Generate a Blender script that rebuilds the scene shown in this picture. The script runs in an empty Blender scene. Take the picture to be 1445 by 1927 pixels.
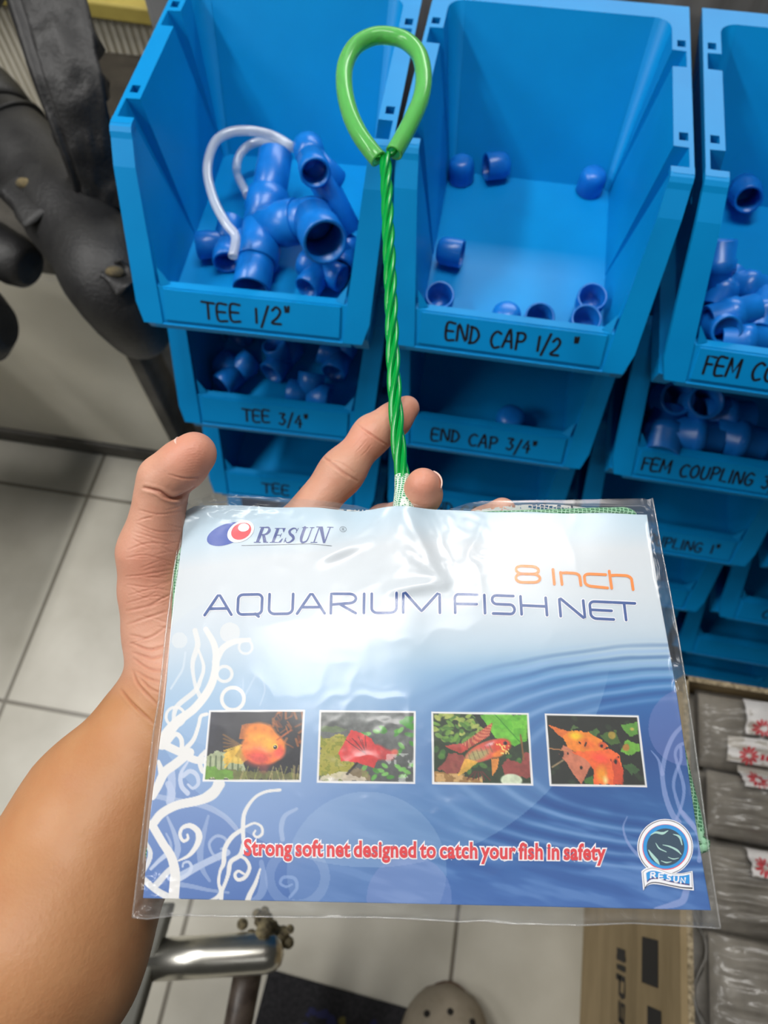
import bpy, bmesh, math, random
import numpy as np
from mathutils import Vector, Matrix

random.seed(7)
SC = bpy.context.scene
COL = SC.collection

# ------------------------------------------------------------------ camera
F_PX, CXP, CYP = 1324.476, 722.5, 963.5
S = 1.12                      # scale of one measuring unit in metres
ZB = 0.768                    # height of the top bins' floors above the tiles
RM = np.array([[0.98529441, 0.17074035, -0.00653172],
               [0.15012918, -0.88334006, -0.44404005],
               [-0.08158528, 0.43652957, -0.89598313]])   # rows: right, down, forward
CW = np.array([-0.03516035, -0.50312637, 0.48428 + ZB])

cam_d = bpy.data.cameras.new('camera')
cam = bpy.data.objects.new('camera', cam_d)
COL.objects.link(cam)
M = Matrix.Identity(4)
for i in range(3):
    M[i][0] = RM[0][i]; M[i][1] = -RM[1][i]; M[i][2] = -RM[2][i]; M[i][3] = CW[i]
cam.matrix_world = M
cam_d.sensor_fit = 'AUTO'
cam_d.sensor_width = 36.0
cam_d.lens = F_PX * 36.0 / 1927.0
cam_d.clip_start = 0.01
cam_d.clip_end = 50
cam_d.dof.use_dof = True
cam_d.dof.focus_distance = 0.315
cam_d.dof.aperture_fstop = 10.0
SC.camera = cam

# ------------------------------------------------------------------ light, exposure
SC.view_settings.view_transform = 'Standard'
SC.view_settings.look = 'None'
SC.view_settings.exposure = -0.42
SC.view_settings.gamma = 1.0
SC.view_settings.use_curve_mapping = False

wd = bpy.data.worlds.new('shop_air'); SC.world = wd
wd.use_nodes = True
wd.node_tree.nodes['Background'].inputs[0].default_value = (1.0, 1.0, 0.90, 1)
wd.node_tree.nodes['Background'].inputs[1].default_value = 0.04

def area_lamp(name, loc, target, sx, sy, power, color=(1, 1, 1)):
    l = bpy.data.lights.new(name, 'AREA')
    l.shape = 'RECTANGLE'; l.size = sx; l.size_y = sy; l.energy = power; l.color = color
    o = bpy.data.objects.new(name, l); COL.objects.link(o)
    o.location = loc
    o.rotation_euler = (Vector(target) - Vector(loc)).to_track_quat('-Z', 'Y').to_euler()
    return o
area_lamp('tube_or_fill_lamp', (-1.6, -0.30, 2.75), (-1.6, -0.30, 0), 0.2, 1.2, 52, (1.0, 0.98, 0.95))  # added overhead fill, brightens the floor on the left
tube = area_lamp('tube_or_fill_lamp', (-0.06, 0.06, 2.75), (-0.06, 0.06, 0), 1.2, 0.20, 34, (1.0, 0.98, 0.95))
tube.rotation_euler = (0, 0, math.radians(40))
area_lamp('tube_or_fill_lamp', (0.45, 2.75, 2.75), (0.45, 2.75, 0), 2.4, 0.5, 105, (1.0, 0.98, 0.95))
area_lamp('tube_or_fill_lamp', (-2.2, -1.3, 2.3), (-0.9, 0.15, 0.2), 1.25, 0.5, 24, (1.0, 0.98, 0.95))  # added fill aimed at the cream cabinet, no ceiling fixture
area_lamp('tube_or_fill_lamp', (0.3, -1.9, 2.75), (0.3, -1.9, 0), 1.25, 0.16, 3, (1.0, 0.98, 0.95))

# ------------------------------------------------------------------ measuring helpers
def ray(u, w):
    return RM.T @ np.array([(u - CXP) / F_PX, (w - CYP) / F_PX, 1.0])
def at_z(u, w, z):
    d = ray(u, w); return Vector(CW + d * (z - CW[2]) / d[2])
def at_y(u, w, y):
    d = ray(u, w); return Vector(CW + d * (y - CW[1]) / d[1])
def at_d(u, w, t):
    return Vector(CW + d_ * t) if False else Vector(CW + ray(u, w) * t)
def to_px(P):
    q = (np.asarray(P, dtype=np.float64) - CW) @ RM.T
    return CXP + F_PX * q[..., 0] / q[..., 2], CYP + F_PX * q[..., 1] / q[..., 2], q[..., 2]

# ------------------------------------------------------------------ object helpers
def smooth(me, on=True):
    me.polygons.foreach_set('use_smooth', [on] * len(me.polygons))

def new_obj(name, me, parent=None, mats=(), sm=False):
    o = bpy.data.objects.new(name, me)
    COL.objects.link(o)
    for m in (mats if isinstance(mats, (list, tuple)) else [mats]):
        me.materials.append(m)
    if parent is not None: o.parent = parent
    if sm: smooth(me)
    return o

def bm_obj(name, bm, mats=(), parent=None, sm=False, recalc=True):
    if recalc: bmesh.ops.recalc_face_normals(bm, faces=bm.faces)
    me = bpy.data.meshes.new(name); bm.to_mesh(me); bm.free()
    return new_obj(name, me, parent, mats, sm)

def empty(name, loc=(0, 0, 0), rz=0.0):
    o = bpy.data.objects.new(name, None); COL.objects.link(o)
    o.location = loc; o.rotation_euler = (0, 0, rz); o.empty_display_size = 0.02
    return o

def tag(o, label, cat, group=None, kind=None):
    if label: o['label'] = label
    if cat: o['category'] = cat
    if group: o['group'] = group
    if kind: o['kind'] = kind
    return o

def struct(o):
    o['kind'] = 'structure'; return o

def bevel(o, w, seg=2, ang=35):
    m = o.modifiers.new('edge', 'BEVEL'); m.width = w; m.segments = seg
    m.limit_method = 'ANGLE'; m.angle_limit = math.radians(ang)
    return o

def bake(o):
    """apply the modifiers of o"""
    bpy.context.view_layer.update()
    dg = bpy.context.evaluated_depsgraph_get()
    me = bpy.data.meshes.new_from_object(o.evaluated_get(dg))
    old = o.data; o.modifiers.clear(); o.data = me; bpy.data.meshes.remove(old)
    return o

def add_box(bm, x0, x1, y0, y1, z0, z1, mat=0):
    vs = [bm.verts.new((x, y, z)) for z in (z0, z1) for y in (y0, y1) for x in (x0, x1)]
    for f in ((0, 2, 3, 1), (4, 5, 7, 6), (0, 1, 5, 4), (2, 6, 7, 3), (0, 4, 6, 2), (1, 3, 7, 5)):
        bm.faces.new([vs[i] for i in f]).material_index = mat
    return vs

def add_hexa(bm, pts, mat=0):
    """8 points: bottom loop of four then top loop of four"""
    vs = [bm.verts.new(p) for p in pts]
    for f in ((3, 2, 1, 0), (4, 5, 6, 7), (0, 1, 5, 4), (1, 2, 6, 5), (2, 3, 7, 6), (3, 0, 4, 7)):
        bm.faces.new([vs[i] for i in f]).material_index = mat
    return vs

def loft(bm, rings, close=False, caps=True, mat=0, smoothf=True):
    """rings: list of equally long point lists"""
    R = [[bm.verts.new(p) for p in r] for r in rings]
    n = len(R[0]); k = len(R)
    for i in range(k if close else k - 1):
        a, b = R[i], R[(i + 1) % k]
        for j in range(n):
            f = bm.faces.new((a[j], a[(j + 1) % n], b[(j + 1) % n], b[j]))
            f.material_index = mat; f.smooth = smoothf
    if caps and not close:
        for r in (R[0], R[-1]):
            try:
                f = bm.faces.new(r); f.material_index = mat
            except ValueError: pass
    return R

def frames(path):
    """parallel transported frames along a path of Vectors"""
    P = [Vector(p) for p in path]; T = []
    for i in range(len(P)):
        a = P[max(i - 1, 0)]; b = P[min(i + 1, len(P) - 1)]
        T.append((b - a).normalized())
    up = Vector((0, 0, 1)) if abs(T[0].z) < 0.9 else Vector((0, 1, 0))
    n = (up - T[0] * up.dot(T[0])).normalized(); out = []
    for i in range(len(P)):
        n = (n - T[i] * n.dot(T[i])).normalized()
        out.append((P[i], T[i], n, T[i].cross(n)))
    return out

def add_tube(bm, path, r, n=16, mat=0, close=False, caps=True):
    fr = frames(path); rings = []
    for i, (p, t, a, b) in enumerate(fr):
        rr = r[i] if isinstance(r, (list, tuple)) else r
        rings.append([p + (a * math.cos(2 * math.pi * j / n) + b * math.sin(2 * math.pi * j / n)) * rr for j in range(n)])
    return loft(bm, rings, close, caps, mat)

def spline(pts, n=8):
    """Catmull-Rom through the points"""
    P = [np.array(p, dtype=float) for p in pts]; out = []
    for i in range(len(P) - 1):
        p0 = P[i - 1] if i > 0 else 2 * P[0] - P[1]
        p3 = P[i + 2] if i + 2 < len(P) else 2 * P[-1] - P[-2]
        for k in range(n):
            t = k / n
            out.append(0.5 * (2 * P[i] + (P[i + 1] - p0) * t + (2 * p0 - 5 * P[i] + 4 * P[i + 1] - p3) * t * t
                              + (3 * P[i] - p0 - 3 * P[i + 1] + p3) * t ** 3))
    out.append(P[-1]); return out

def add_lathe(bm, prof, mtx=None, n=24, mat=0, closed=True):
    """prof: list of (r, z); closed joins last to first"""
    mtx = mtx or Matrix.Identity(4)
    rings = []
    for k in range(n):
        a = 2 * math.pi * k / n
        rings.append([mtx @ Vector((r * math.cos(a), r * math.sin(a), z)) for r, z in prof])
    R = [[bm.verts.new(p) for p in r] for r in rings]; m = len(prof)
    for k in range(n):
        a, b = R[k], R[(k + 1) % n]
        for j in range(m if closed else m - 1):
            f = bm.faces.new((a[j], a[(j + 1) % m], b[(j + 1) % m], b[j])); f.smooth = True; f.material_index = mat
    bmesh.ops.remove_doubles(bm, verts=[v for r in R for v in r], dist=1e-6)
    return R

# ------------------------------------------------------------------ noise (numpy)
def _hash(i, j, seed):
    h = (i.astype(np.int64) * 374761393 + j.astype(np.int64) * 668265263 + seed * 974711) & 0x7fffffff
    h = ((h ^ (h >> 13)) * 1274126177) & 0x7fffffff
    return ((h ^ (h >> 16)) & 0xffff) / 65535.0
def vnoise(x, y, seed=0):
    x = np.asarray(x, dtype=float); y = np.asarray(y, dtype=float)
    i = np.floor(x); j = np.floor(y); fx = x - i; fy = y - j
    fx = fx * fx * fx * (fx * (6 * fx - 15) + 10); fy = fy * fy * fy * (fy * (6 * fy - 15) + 10)
    i = i.astype(np.int64); j = j.astype(np.int64)
    a = _hash(i, j, seed); b = _hash(i + 1, j, seed); c = _hash(i, j + 1, seed); d = _hash(i + 1, j + 1, seed)
    return (a * (1 - fx) + b * fx) * (1 - fy) + (c * (1 - fx) + d * fx) * fy
def fbm(x, y, seed=0, oct=4):
    s = 0; a = 0.5; t = 0
    for k in range(oct):
        s = s + a * vnoise(x * 2 ** k, y * 2 ** k, seed + 17 * k); t += a; a *= 0.5
    return s / t
def lin(c):
    c = np.asarray(c, dtype=float) / 255.0
    return np.where(c <= 0.04045, c / 12.92, ((c + 0.055) / 1.055) ** 2.4)

# ------------------------------------------------------------------ materials
def mat(name, rgb, rough=0.5, metal=0.0, spec=0.5, **kw):
    m = bpy.data.materials.new(name); m.use_nodes = True
    b = m.node_tree.nodes['Principled BSDF']
    b.inputs['Base Color'].default_value = (*rgb, 1)
    b.inputs['Roughness'].default_value = rough
    b.inputs['Metallic'].default_value = metal
    b.inputs['Specular IOR Level'].default_value = spec
    for k, v_ in kw.items(): b.inputs[k.replace('_', ' ')].default_value = v_
    return m
def nodes(m): return m.node_tree.nodes, m.node_tree.links, m.node_tree.nodes['Principled BSDF']
def noise_tint(m, c1, c2, scale=8.0, detail=4.0, rough=0.6, coord='Object', stretch=None, lo=0.35, hi=0.65, bump=0.0, bscale=None):
    N, L, b = nodes(m)
    tc = N.new('ShaderNodeTexCoord'); src = tc.outputs[coord]
    if stretch:
        mp = N.new('ShaderNodeMapping'); mp.inputs['Scale'].default_value = stretch
        L.new(src, mp.inputs['Vector']); src = mp.outputs['Vector']
    n = N.new('ShaderNodeTexNoise'); n.inputs['Scale'].default_value = scale; n.inputs['Detail'].default_value = detail
    n.inputs['Roughness'].default_value = rough
    L.new(src, n.inputs['Vector'])
    r = N.new('ShaderNodeValToRGB'); r.color_ramp.elements[0].position = lo; r.color_ramp.elements[1].position = hi
    r.color_ramp.elements[0].color = (*c1, 1); r.color_ramp.elements[1].color = (*c2, 1)
    L.new(n.outputs['Fac'], r.inputs['Fac']); L.new(r.outputs['Color'], b.inputs['Base Color'])
    if bump:
        n2 = n
        if bscale:
            n2 = N.new('ShaderNodeTexNoise'); n2.inputs['Scale'].default_value = bscale; n2.inputs['Detail'].default_value = 5
            L.new(src, n2.inputs['Vector'])
        bp = N.new('ShaderNodeBump'); bp.inputs['Strength'].default_value = bump; bp.inputs['Distance'].default_value = 0.002
        L.new(n2.outputs['Fac'], bp.inputs['Height']); L.new(bp.outputs['Normal'], b.inputs['Normal'])
    return m

def film_mat(name, tint=(0.95, 0.96, 0.97), rough=0.06, gain=1.0, milky=0.0, milk=(0.8, 0.8, 0.8), bump=0.0, bscale=60):
    """clear plastic film: see-through with a Fresnel gloss, and a little milky haze of its own"""
    m = bpy.data.materials.new(name); m.use_nodes = True
    N, L = m.node_tree.nodes, m.node_tree.links; N.clear()
    out = N.new('ShaderNodeOutputMaterial'); tr = N.new('ShaderNodeBsdfTransparent'); gl = N.new('ShaderNodeBsdfGlossy')
    tr.inputs['Color'].default_value = (*tint, 1); gl.inputs['Roughness'].default_value = rough
    gl.inputs['Color'].default_value = (1, 1, 1, 1)
    fr = N.new('ShaderNodeFresnel')
    ge = N.new('ShaderNodeNewGeometry'); io = N.new('ShaderNodeMix'); io.inputs[2].default_value = 1.5; io.inputs[3].default_value = 1 / 1.5
    L.new(ge.outputs['Backfacing'], io.inputs[0]); L.new(io.outputs[0], fr.inputs['IOR'])   # thin sheet: same gloss from both sides
    ml = N.new('ShaderNodeMath'); ml.operation = 'MULTIPLY'; ml.inputs[1].default_value = gain; ml.use_clamp = True
    L.new(fr.outputs['Fac'], ml.inputs[0])
    mx = N.new('ShaderNodeMixShader'); L.new(ml.outputs[0], mx.inputs['Fac'])
    base = tr.outputs[0]
    if milky:
        df = N.new('ShaderNodeBsdfDiffuse'); df.inputs['Color'].default_value = (*milk, 1)
        m2 = N.new('ShaderNodeMixShader'); m2.inputs['Fac'].default_value = milky
        L.new(base, m2.inputs[1]); L.new(df.outputs[0], m2.inputs[2]); base = m2.outputs[0]
    L.new(base, mx.inputs[1]); L.new(gl.outputs[0], mx.inputs[2])
    if bump:
        tc = N.new('ShaderNodeTexCoord'); n = N.new('ShaderNodeTexNoise'); n.inputs['Scale'].default_value = bscale
        n.inputs['Detail'].default_value = 3
        L.new(tc.outputs['Object'], n.inputs['Vector'])
        bp = N.new('ShaderNodeBump'); bp.inputs['Strength'].default_value = bump; bp.inputs['Distance'].default_value = 0.003
        L.new(n.outputs['Fac'], bp.inputs['Height']); L.new(bp.outputs['Normal'], gl.inputs['Normal']); L.new(bp.outputs['Normal'], fr.inputs['Normal'])
    L.new(mx.outputs[0], out.inputs['Surface'])
    return m

# ------------------------------------------------------------------ the room
TS = 0.4126; TX = CW[0] + (-0.72916 - CW[0]) * CW[2] / 1.22796; TY = CW[1] + (0.03158 - CW[1]) * CW[2] / 1.22796
def tile_floor():
    m = mat('floor_tiles', (0.5, 0.48, 0.42), 0.35)
    N, L, b = nodes(m)
    tc = N.new('ShaderNodeTexCoord'); mp = N.new('ShaderNodeMapping'); mp.vector_type = 'POINT'
    mp.inputs['Location'].default_value = (-TX / TS, -TY / TS, 0); mp.inputs['Scale'].default_value = (1 / TS, 1 / TS, 1)
    L.new(tc.outputs['Object'], mp.inputs['Vector'])
    br = N.new('ShaderNodeTexBrick'); br.offset = 0; br.squash = 1
    br.inputs['Scale'].default_value = 1; br.inputs['Brick Width'].default_value = 1; br.inputs['Row Height'].default_value = 1
    br.inputs['Mortar Size'].default_value = 0.010; br.inputs['Mortar Smooth'].default_value = 0.4; br.inputs['Bias'].default_value = 0
    br.inputs['Color1'].default_value = (1, 1, 1, 1); br.inputs['Color2'].default_value = (0.93, 0.93, 0.92, 1)
    br.inputs['Mortar'].default_value = (0.30, 0.28, 0.25, 1)
    L.new(mp.outputs['Vector'], br.inputs['Vector'])
    n = N.new('ShaderNodeTexNoise'); n.inputs['Scale'].default_value = 9; n.inputs['Detail'].default_value = 6
    L.new(tc.outputs['Object'], n.inputs['Vector'])
    r = N.new('ShaderNodeValToRGB')
    r.color_ramp.elements[0].position = 0.3; r.color_ramp.elements[0].color = (0.46, 0.435, 0.365, 1)
    r.color_ramp.elements[1].position = 0.7; r.color_ramp.elements[1].color = (0.58, 0.555, 0.48, 1)
    L.new(n.outputs['Fac'], r.inputs['Fac'])
    mx = N.new('ShaderNodeMix'); mx.data_type = 'RGBA'; mx.blend_type = 'MULTIPLY'; mx.inputs[0].default_value = 1
    L.new(r.outputs['Color'], mx.inputs[6]); L.new(br.outputs['Color'], mx.inputs[7]); L.new(mx.outputs[2], b.inputs['Base Color'])
    bp = N.new('ShaderNodeBump'); bp.inputs['Strength'].default_value = 0.4; bp.inputs['Distance'].default_value = 0.002; bp.invert = True
    L.new(br.outputs['Fac'], bp.inputs['Height']); L.new(bp.outputs['Normal'], b.inputs['Normal'])
    bm = bmesh.new(); add_box(bm, -2.6, 2.2, -2.4, 1.2, -0.06, 0)
    return struct(bm_obj('floor', bm, m))
tile_floor()

wood = noise_tint(mat('grey_wood_grain', (0.3, 0.29, 0.27), 0.55), (0.14, 0.135, 0.125), (0.40, 0.385, 0.36), 26, 5, 0.6, stretch=(1, 1, 0.05), lo=0.3, hi=0.72)
bm = bmesh.new(); add_box(bm, -0.41, 1.3, 0.225, 0.255, 0, 0.905)
struct(bm_obj('wall_back', bm, wood))

cream = noise_tint(mat('cream_paint', (0.55, 0.52, 0.43), 0.5), (0.76, 0.72, 0.60), (0.86, 0.82, 0.70), 4, 4)
dust = noise_tint(mat('dark_dusty_metal', (0.08, 0.08, 0.07), 0.6), (0.055, 0.052, 0.045), (0.14, 0.13, 0.115), 14, 5)
# ribbed cream partition at the far left
bm = bmesh.new()
x = -1.7
prof = []
while x < -0.36:
    prof += [(x, 0.0), (x + 0.0022, -0.004), (x + 0.0066, -0.004), (x + 0.0088, 0.0)]
    x += 0.0125
for i in range(len(prof) - 1):
    a, b_ = prof[i], prof[i + 1]
    f = bm.faces.new([bm.verts.new((a[0], 0.56 + a[1], 0)), bm.verts.new((b_[0], 0.56 + b_[1], 0)), bm.verts.new((b_[0], 0.56 + b_[1], .96)), bm.verts.new((a[0], 0.56 + a[1], .96))])
add_box(bm, -1.7, -0.36, 0.565, 0.59, 0, 0.96)
struct(bm_obj('wall_left', bm, cream))
yell = noise_tint(mat('olive_yellow_rail', (0.33, 0.26, 0.05), 0.5), (0.28, 0.22, 0.05), (0.42, 0.34, 0.08), 9, 4)
bm = bmesh.new()
pA = at_y(110, 0, 0.54); pB = at_y(330, 30, 0.54)
dz = (pB.z - pA.z) / (pB.x - pA.x)
def railz(x): return pA.z + dz * (x - pA.x)
add_hexa(bm, [(-1.7, 0.53, railz(-1.7) - .014), (-0.37, 0.53, railz(-0.37) - .014), (-0.37, 0.5555, railz(-0.37) - .014), (-1.7, 0.5555, railz(-1.7) - .014),
              (-1.7, 0.53, railz(-1.7) + .010), (-0.37, 0.53, railz(-0.37) + .010), (-0.37, 0.5555, railz(-0.37) + .010), (-1.7, 0.5555, railz(-1.7) + .010)])
struct(bevel(bm_obj('trim_1', bm, yell), 0.003))

# ------------------------------------------------------------------ blue storage bins
bin_blue = mat('bin_blue_plastic', (0.003, 0.235, 0.62), 0.42, spec=0.24)
N, L, b = nodes(bin_blue)
tc = N.new('ShaderNodeTexCoord'); n1 = N.new('ShaderNodeTexNoise'); n1.inputs['Scale'].default_value = 14; n1.inputs['Detail'].default_value = 5
L.new(tc.outputs['Object'], n1.inputs['Vector'])
rp = N.new('ShaderNodeValToRGB'); rp.color_ramp.elements[0].position = 0.3; rp.color_ramp.elements[1].position = 0.75
rp.color_ramp.elements[0].color = (0.0, 0.235, 0.59, 1); rp.color_ramp.elements[1].color = (0.0, 0.275, 0.66, 1)
L.new(n1.outputs['Fac'], rp.inputs['Fac']); L.new(rp.outputs['Color'], b.inputs['Base Color'])
n2 = N.new('ShaderNodeTexNoise'); n2.inputs['Scale'].default_value = 900; n2.inputs['Detail'].default_value = 2
L.new(tc.outputs['Object'], n2.inputs['Vector'])
bp = N.new('ShaderNodeBump'); bp.inputs['Strength'].default_value = 0.12; bp.inputs['Distance'].default_value = 0.0006
L.new(n2.outputs['Fac'], bp.inputs['Height']); L.new(bp.outputs['Normal'], b.inputs['Normal'])
ink = mat('black_marker_ink', (0.006, 0.007, 0.012), 0.45)

HB = 0.11133
def fy(z): return -0.0905 + (0.0905 - 0.0170) * z / HB          # front plane y at height z
def build_bin_mesh():
    bm = bmesh.new()
    def P(x, y, z): return Vector((x * S, y * S, z * S))
    # floor slab
    add_hexa(bm, [P(-.079, -.088, -.010), P(.079, -.088, -.010), P(.079, .112, -.010), P(-.079, .112, -.010),
                  P(-.079, -.086, 0), P(.079, -.086, 0), P(.079, .112, 0), P(-.079, .112, 0)])
    for s in (-1, 1):
        # side wall with two tapering grooves: stations (y_bottom, y_top, inner_bottom, inner_top)
        st = [(-.0880, -.0115, .0703, .0868), (.0020, -.0052, .0703, .0868), (.0023, -.0048, .0706, .0972), (.0047, .0153, .0706, .0972),
              (.0050, .0157, .0703, .0868), (.1038, .1052, .0703, .0868), (.1041, .1056, .0706, .0972), (.1062, .1254, .0706, .0972),
              (.1065, .1258, .0703, .0868), (.1100, .1842, .0703, .0868)]
        rings = [[P(s * .0790, yb, -.004), P(s * .1003, yt, HB), P(s * it, yt, HB), P(s * ib, yb, -.004)] for yb, yt, ib, it in st]
        loft(bm, rings, smoothf=False)
        # back corner fillet
        rings = []
        for z, xi, yi, r in ((0, .0703, .1072, .004), (HB, .0868, .1660, .013)):
            ring = [P(s * (xi + .004), yi + .004, z)]
            for k in range(7):
                a = k / 6 * math.pi / 2
                ring.append(P(s * (xi - r + r * math.cos(a)), yi - r + r * math.sin(a), z))
            rings.append(ring)
        loft(bm, rings)
        # front flange that rounds over the shoulder
        prof = [(-.0050, HB), (-.0105, HB), (-.0140, HB - .0009), (-.0168, HB - .0032), (-.0190, HB - .0068)]
        for k in range(1, 9):
            z = (HB - .0068) * (1 - k / 8) - .0015 * k / 8
            prof.append((fy(z) - .0012, z))
        rings = []
        for i, (y, z) in enumerate(prof):
            xo = .0918 + (.1005 - .0918) * max(z, 0) / HB; xi = .0722 + (.0848 - .0722) * max(z, 0) / HB
            if i == len(prof) - 1: xo -= .004
            if i >= len(prof) - 1: pass
            dy, dzz = (.0, -.0045) if i < 2 else ((.0045, -.0030) if i > 3 else (.002, -.004))
            rings.append([P(s * xi, y, z), P(s * xo, y, z), P(s * xo, y + dy, z + dzz), P(s * xi, y + dy, z + dzz)])
        loft(bm, rings, smoothf=False)
        # little gusset where the flange meets the label board
        bmv = [P(s * .0722, fy(.0225), .0225), P(s * .0722, fy(.0225) + .011, .0225), P(s * .0650, fy(.0225) + .003, .0225),
               P(s * .0745, fy(.034) + .001, .034)]
        vs = [bm.verts.new(p) for p in bmv]
        for f in ((0, 1, 2), (0, 3, 1), (1, 3, 2), (2, 3, 0)): bm.faces.new([vs[i] for i in f])
        # foot rail
        add_hexa(bm, [P(s * .080, -.080, -.0213), P(s * .0915, -.080, -.0213), P(s * .0915, .150, -.0213), P(s * .080, .150, -.0213),
                      P(s * .072, -.086, -.003), P(s * .0915, -.086, -.003), P(s * .0915, .112, -.003), P(s * .072, .112, -.003)])
    # back wall with its rim
    add_hexa(bm, [P(-.079, .1072, -.004), P(.079, .1072, -.004), P(.079, .112, -.004), P(-.079, .112, -.004),
                  P(-.0985, .1660, HB), P(.0985, .1660, HB), P(.0985, .1842, HB), P(-.0985, .1842, HB)])
    # low front board
    z1 = .0222
    add_hexa(bm, [P(-.0745, fy(0) - .0002, -.0012), P(.0745, fy(0) - .0002, -.0012), P(.0745, fy(0) + .0090, -.0012), P(-.0745, fy(0) + .0090, -.0012),
                  P(-.0745, fy(z1), z1), P(.0745, fy(z1), z1), P(.0745, fy(z1) + .0060, z1), P(-.0745, fy(z1) + .0060, z1)])
    # bottom lip
    add_hexa(bm, [P(-.0790, fy(0) - .0022, -.0058), P(.0790, fy(0) - .0022, -.0058), P(.0790, fy(0) + .01, -.0058), P(-.0790, fy(0) + .01, -.0058),
                  P(-.0790, fy(0) - .0022, -.0016), P(.0790, fy(0) - .0022, -.0016), P(.0790, fy(0) + .01, -.0016), P(-.0790, fy(0) + .01, -.0016)])
    o = bm_obj('storage_bin', bm, bin_blue)
    # square holes through the four stacking pads
    cb = bmesh.new()
    for s in (-1, 1):
        for y in (.1345, .0265):
            x0, x1 = sorted((s * .0905 * S, s * .0968 * S))
            add_box(cb, x0, x1, (y - .0042) * S, (y + .0042) * S, (HB - .05) * S, (HB + .01) * S)
    c = bm_obj('cutter', cb)
    md = o.modifiers.new('cut', 'BOOLEAN'); md.operation = 'DIFFERENCE'; md.solver = 'EXACT'; md.use_self = True; md.object = c
    bevel(o, 0.0011, 2, 40)
    bake(o)
    bpy.data.objects.remove(c)
    me = o.data; bpy.data.objects.remove(o)
    return me
BIN_ME = build_bin_mesh()

# marker lettering: strokes in a unit box (x right, y up)
GLY = {'T': (.85, [[(0, 1), (.85, .97)], [(.42, .98), (.45, 0)]]), 'E': (.7, [[(.65, 1), (.02, .97), (.05, .02), (.68, 0)], [(.05, .52), (.55, .52)]]),
       'N': (.8, [[(.02, 0), (.05, 1), (.72, .02), (.75, 1)]]), 'D': (.75, [[(.08, 1), (.08, 0)], [(.0, .98), (.45, .9), (.72, .5), (.45, .1), (.0, .02)]]),
       'C': (.75, [[(.72, .9), (.4, 1), (.08, .75), (.03, .35), (.3, .02), (.7, .1)]]), 'A': (.8, [[(0, 0), (.36, 1), (.5, .95), (.75, 0)], [(.15, .38), (.66, .38)]]),
       'P': (.7, [[(.08, 0), (.06, 1)], [(.0, .98), (.5, 1), (.68, .78), (.5, .52), (.08, .48)]]), 'F': (.7, [[(.1, 0), (.06, 1), (.7, .97)], [(.08, .55), (.55, .56)]]),
       'M': (1.0, [[(.02, 0), (.08, 1)], [(.08, 1), (.48, .25), (.86, 1)], [(.86, 1), (.94, 0)]]),
       'O': (.8, [[(.4, 1), (.06, .7), (.08, .22), (.4, 0), (.72, .25), (.7, .78), (.4, 1)]]), 'U': (.75, [[(.05, 1), (.06, .25), (.35, 0), (.66, .25), (.68, 1)]]),
       'L': (.65, [[(.06, 1), (.06, .03), (.62, 0)]]), 'I': (.25, [[(.1, 1), (.12, 0)]]), 'G': (.8, [[(.7, .88), (.35, 1), (.05, .6), (.15, .12), (.5, 0), (.72, .2), (.72, .45), (.45, .45)]]),
       '1': (.25, [[(.1, .95), (.13, .1)]]), '2': (.65, [[(.03, .78), (.3, 1), (.58, .78), (.4, .4), (0, .02), (.62, .0)]]), '/': (.5, [[(.0, -.2), (.46, 1.1)]]),
       '3': (.6, [[(.03, .95), (.5, .95), (.25, .62), (.55, .38), (.3, .02), (0, .12)]]), '4': (.65, [[(.4, 1), (.0, .35), (.62, .35)], [(.48, .7), (.46, 0)]]),
       '"': (.4, [[(.05, 1.1), (.1, .8)], [(.28, 1.12), (.26, .82)]]), ' ': (.55, [])}
def add_ribbon2(bm, pts, w, place, mat=0):
    """flat stroke through 2-D points, placed by place(x, y) -> Vector; rounded by end fans"""
    P = [np.array(p, float) for p in pts]
    n = len(P); Lf = []; Rt = []
    for i in range(n):
        a = P[max(i - 1, 0)]; b_ = P[min(i + 1, n - 1)]; d = b_ - a
        l = np.hypot(*d) or 1e-9; q = np.array([-d[1], d[0]]) / l
        ww = w[i] if isinstance(w, (list, tuple, np.ndarray)) else w
        Lf.append(P[i] + q * ww / 2); Rt.append(P[i] - q * ww / 2)
    def cap(c, a, b_):
        out = []; r = np.linalg.norm(a - c); a0 = math.atan2(*(a - c)[::-1])
        for k in range(1, 6):
            t = a0 + math.pi * k / 6; out.append(c + r * np.array([math.cos(t), math.sin(t)]))
        return out
    vl = [bm.verts.new(place(*p)) for p in Lf]; vr = [bm.verts.new(place(*p)) for p in Rt]
    fs = []
    for i in range(n - 1): fs.append(bm.faces.new((vl[i], vr[i], vr[i + 1], vl[i + 1])))
    c0 = [bm.verts.new(place(*p)) for p in cap(P[0], Lf[0], Rt[0])]
    fs.append(bm.faces.new([vl[0]] + c0 + [vr[0]]))
    c1 = [bm.verts.new(place(*p)) for p in cap(P[-1], Rt[-1], Lf[-1])]
    fs.append(bm.faces.new([vr[-1]] + c1 + [vl[-1]]))
    for f in fs: f.material_index = mat; f.normal_update()
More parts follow.
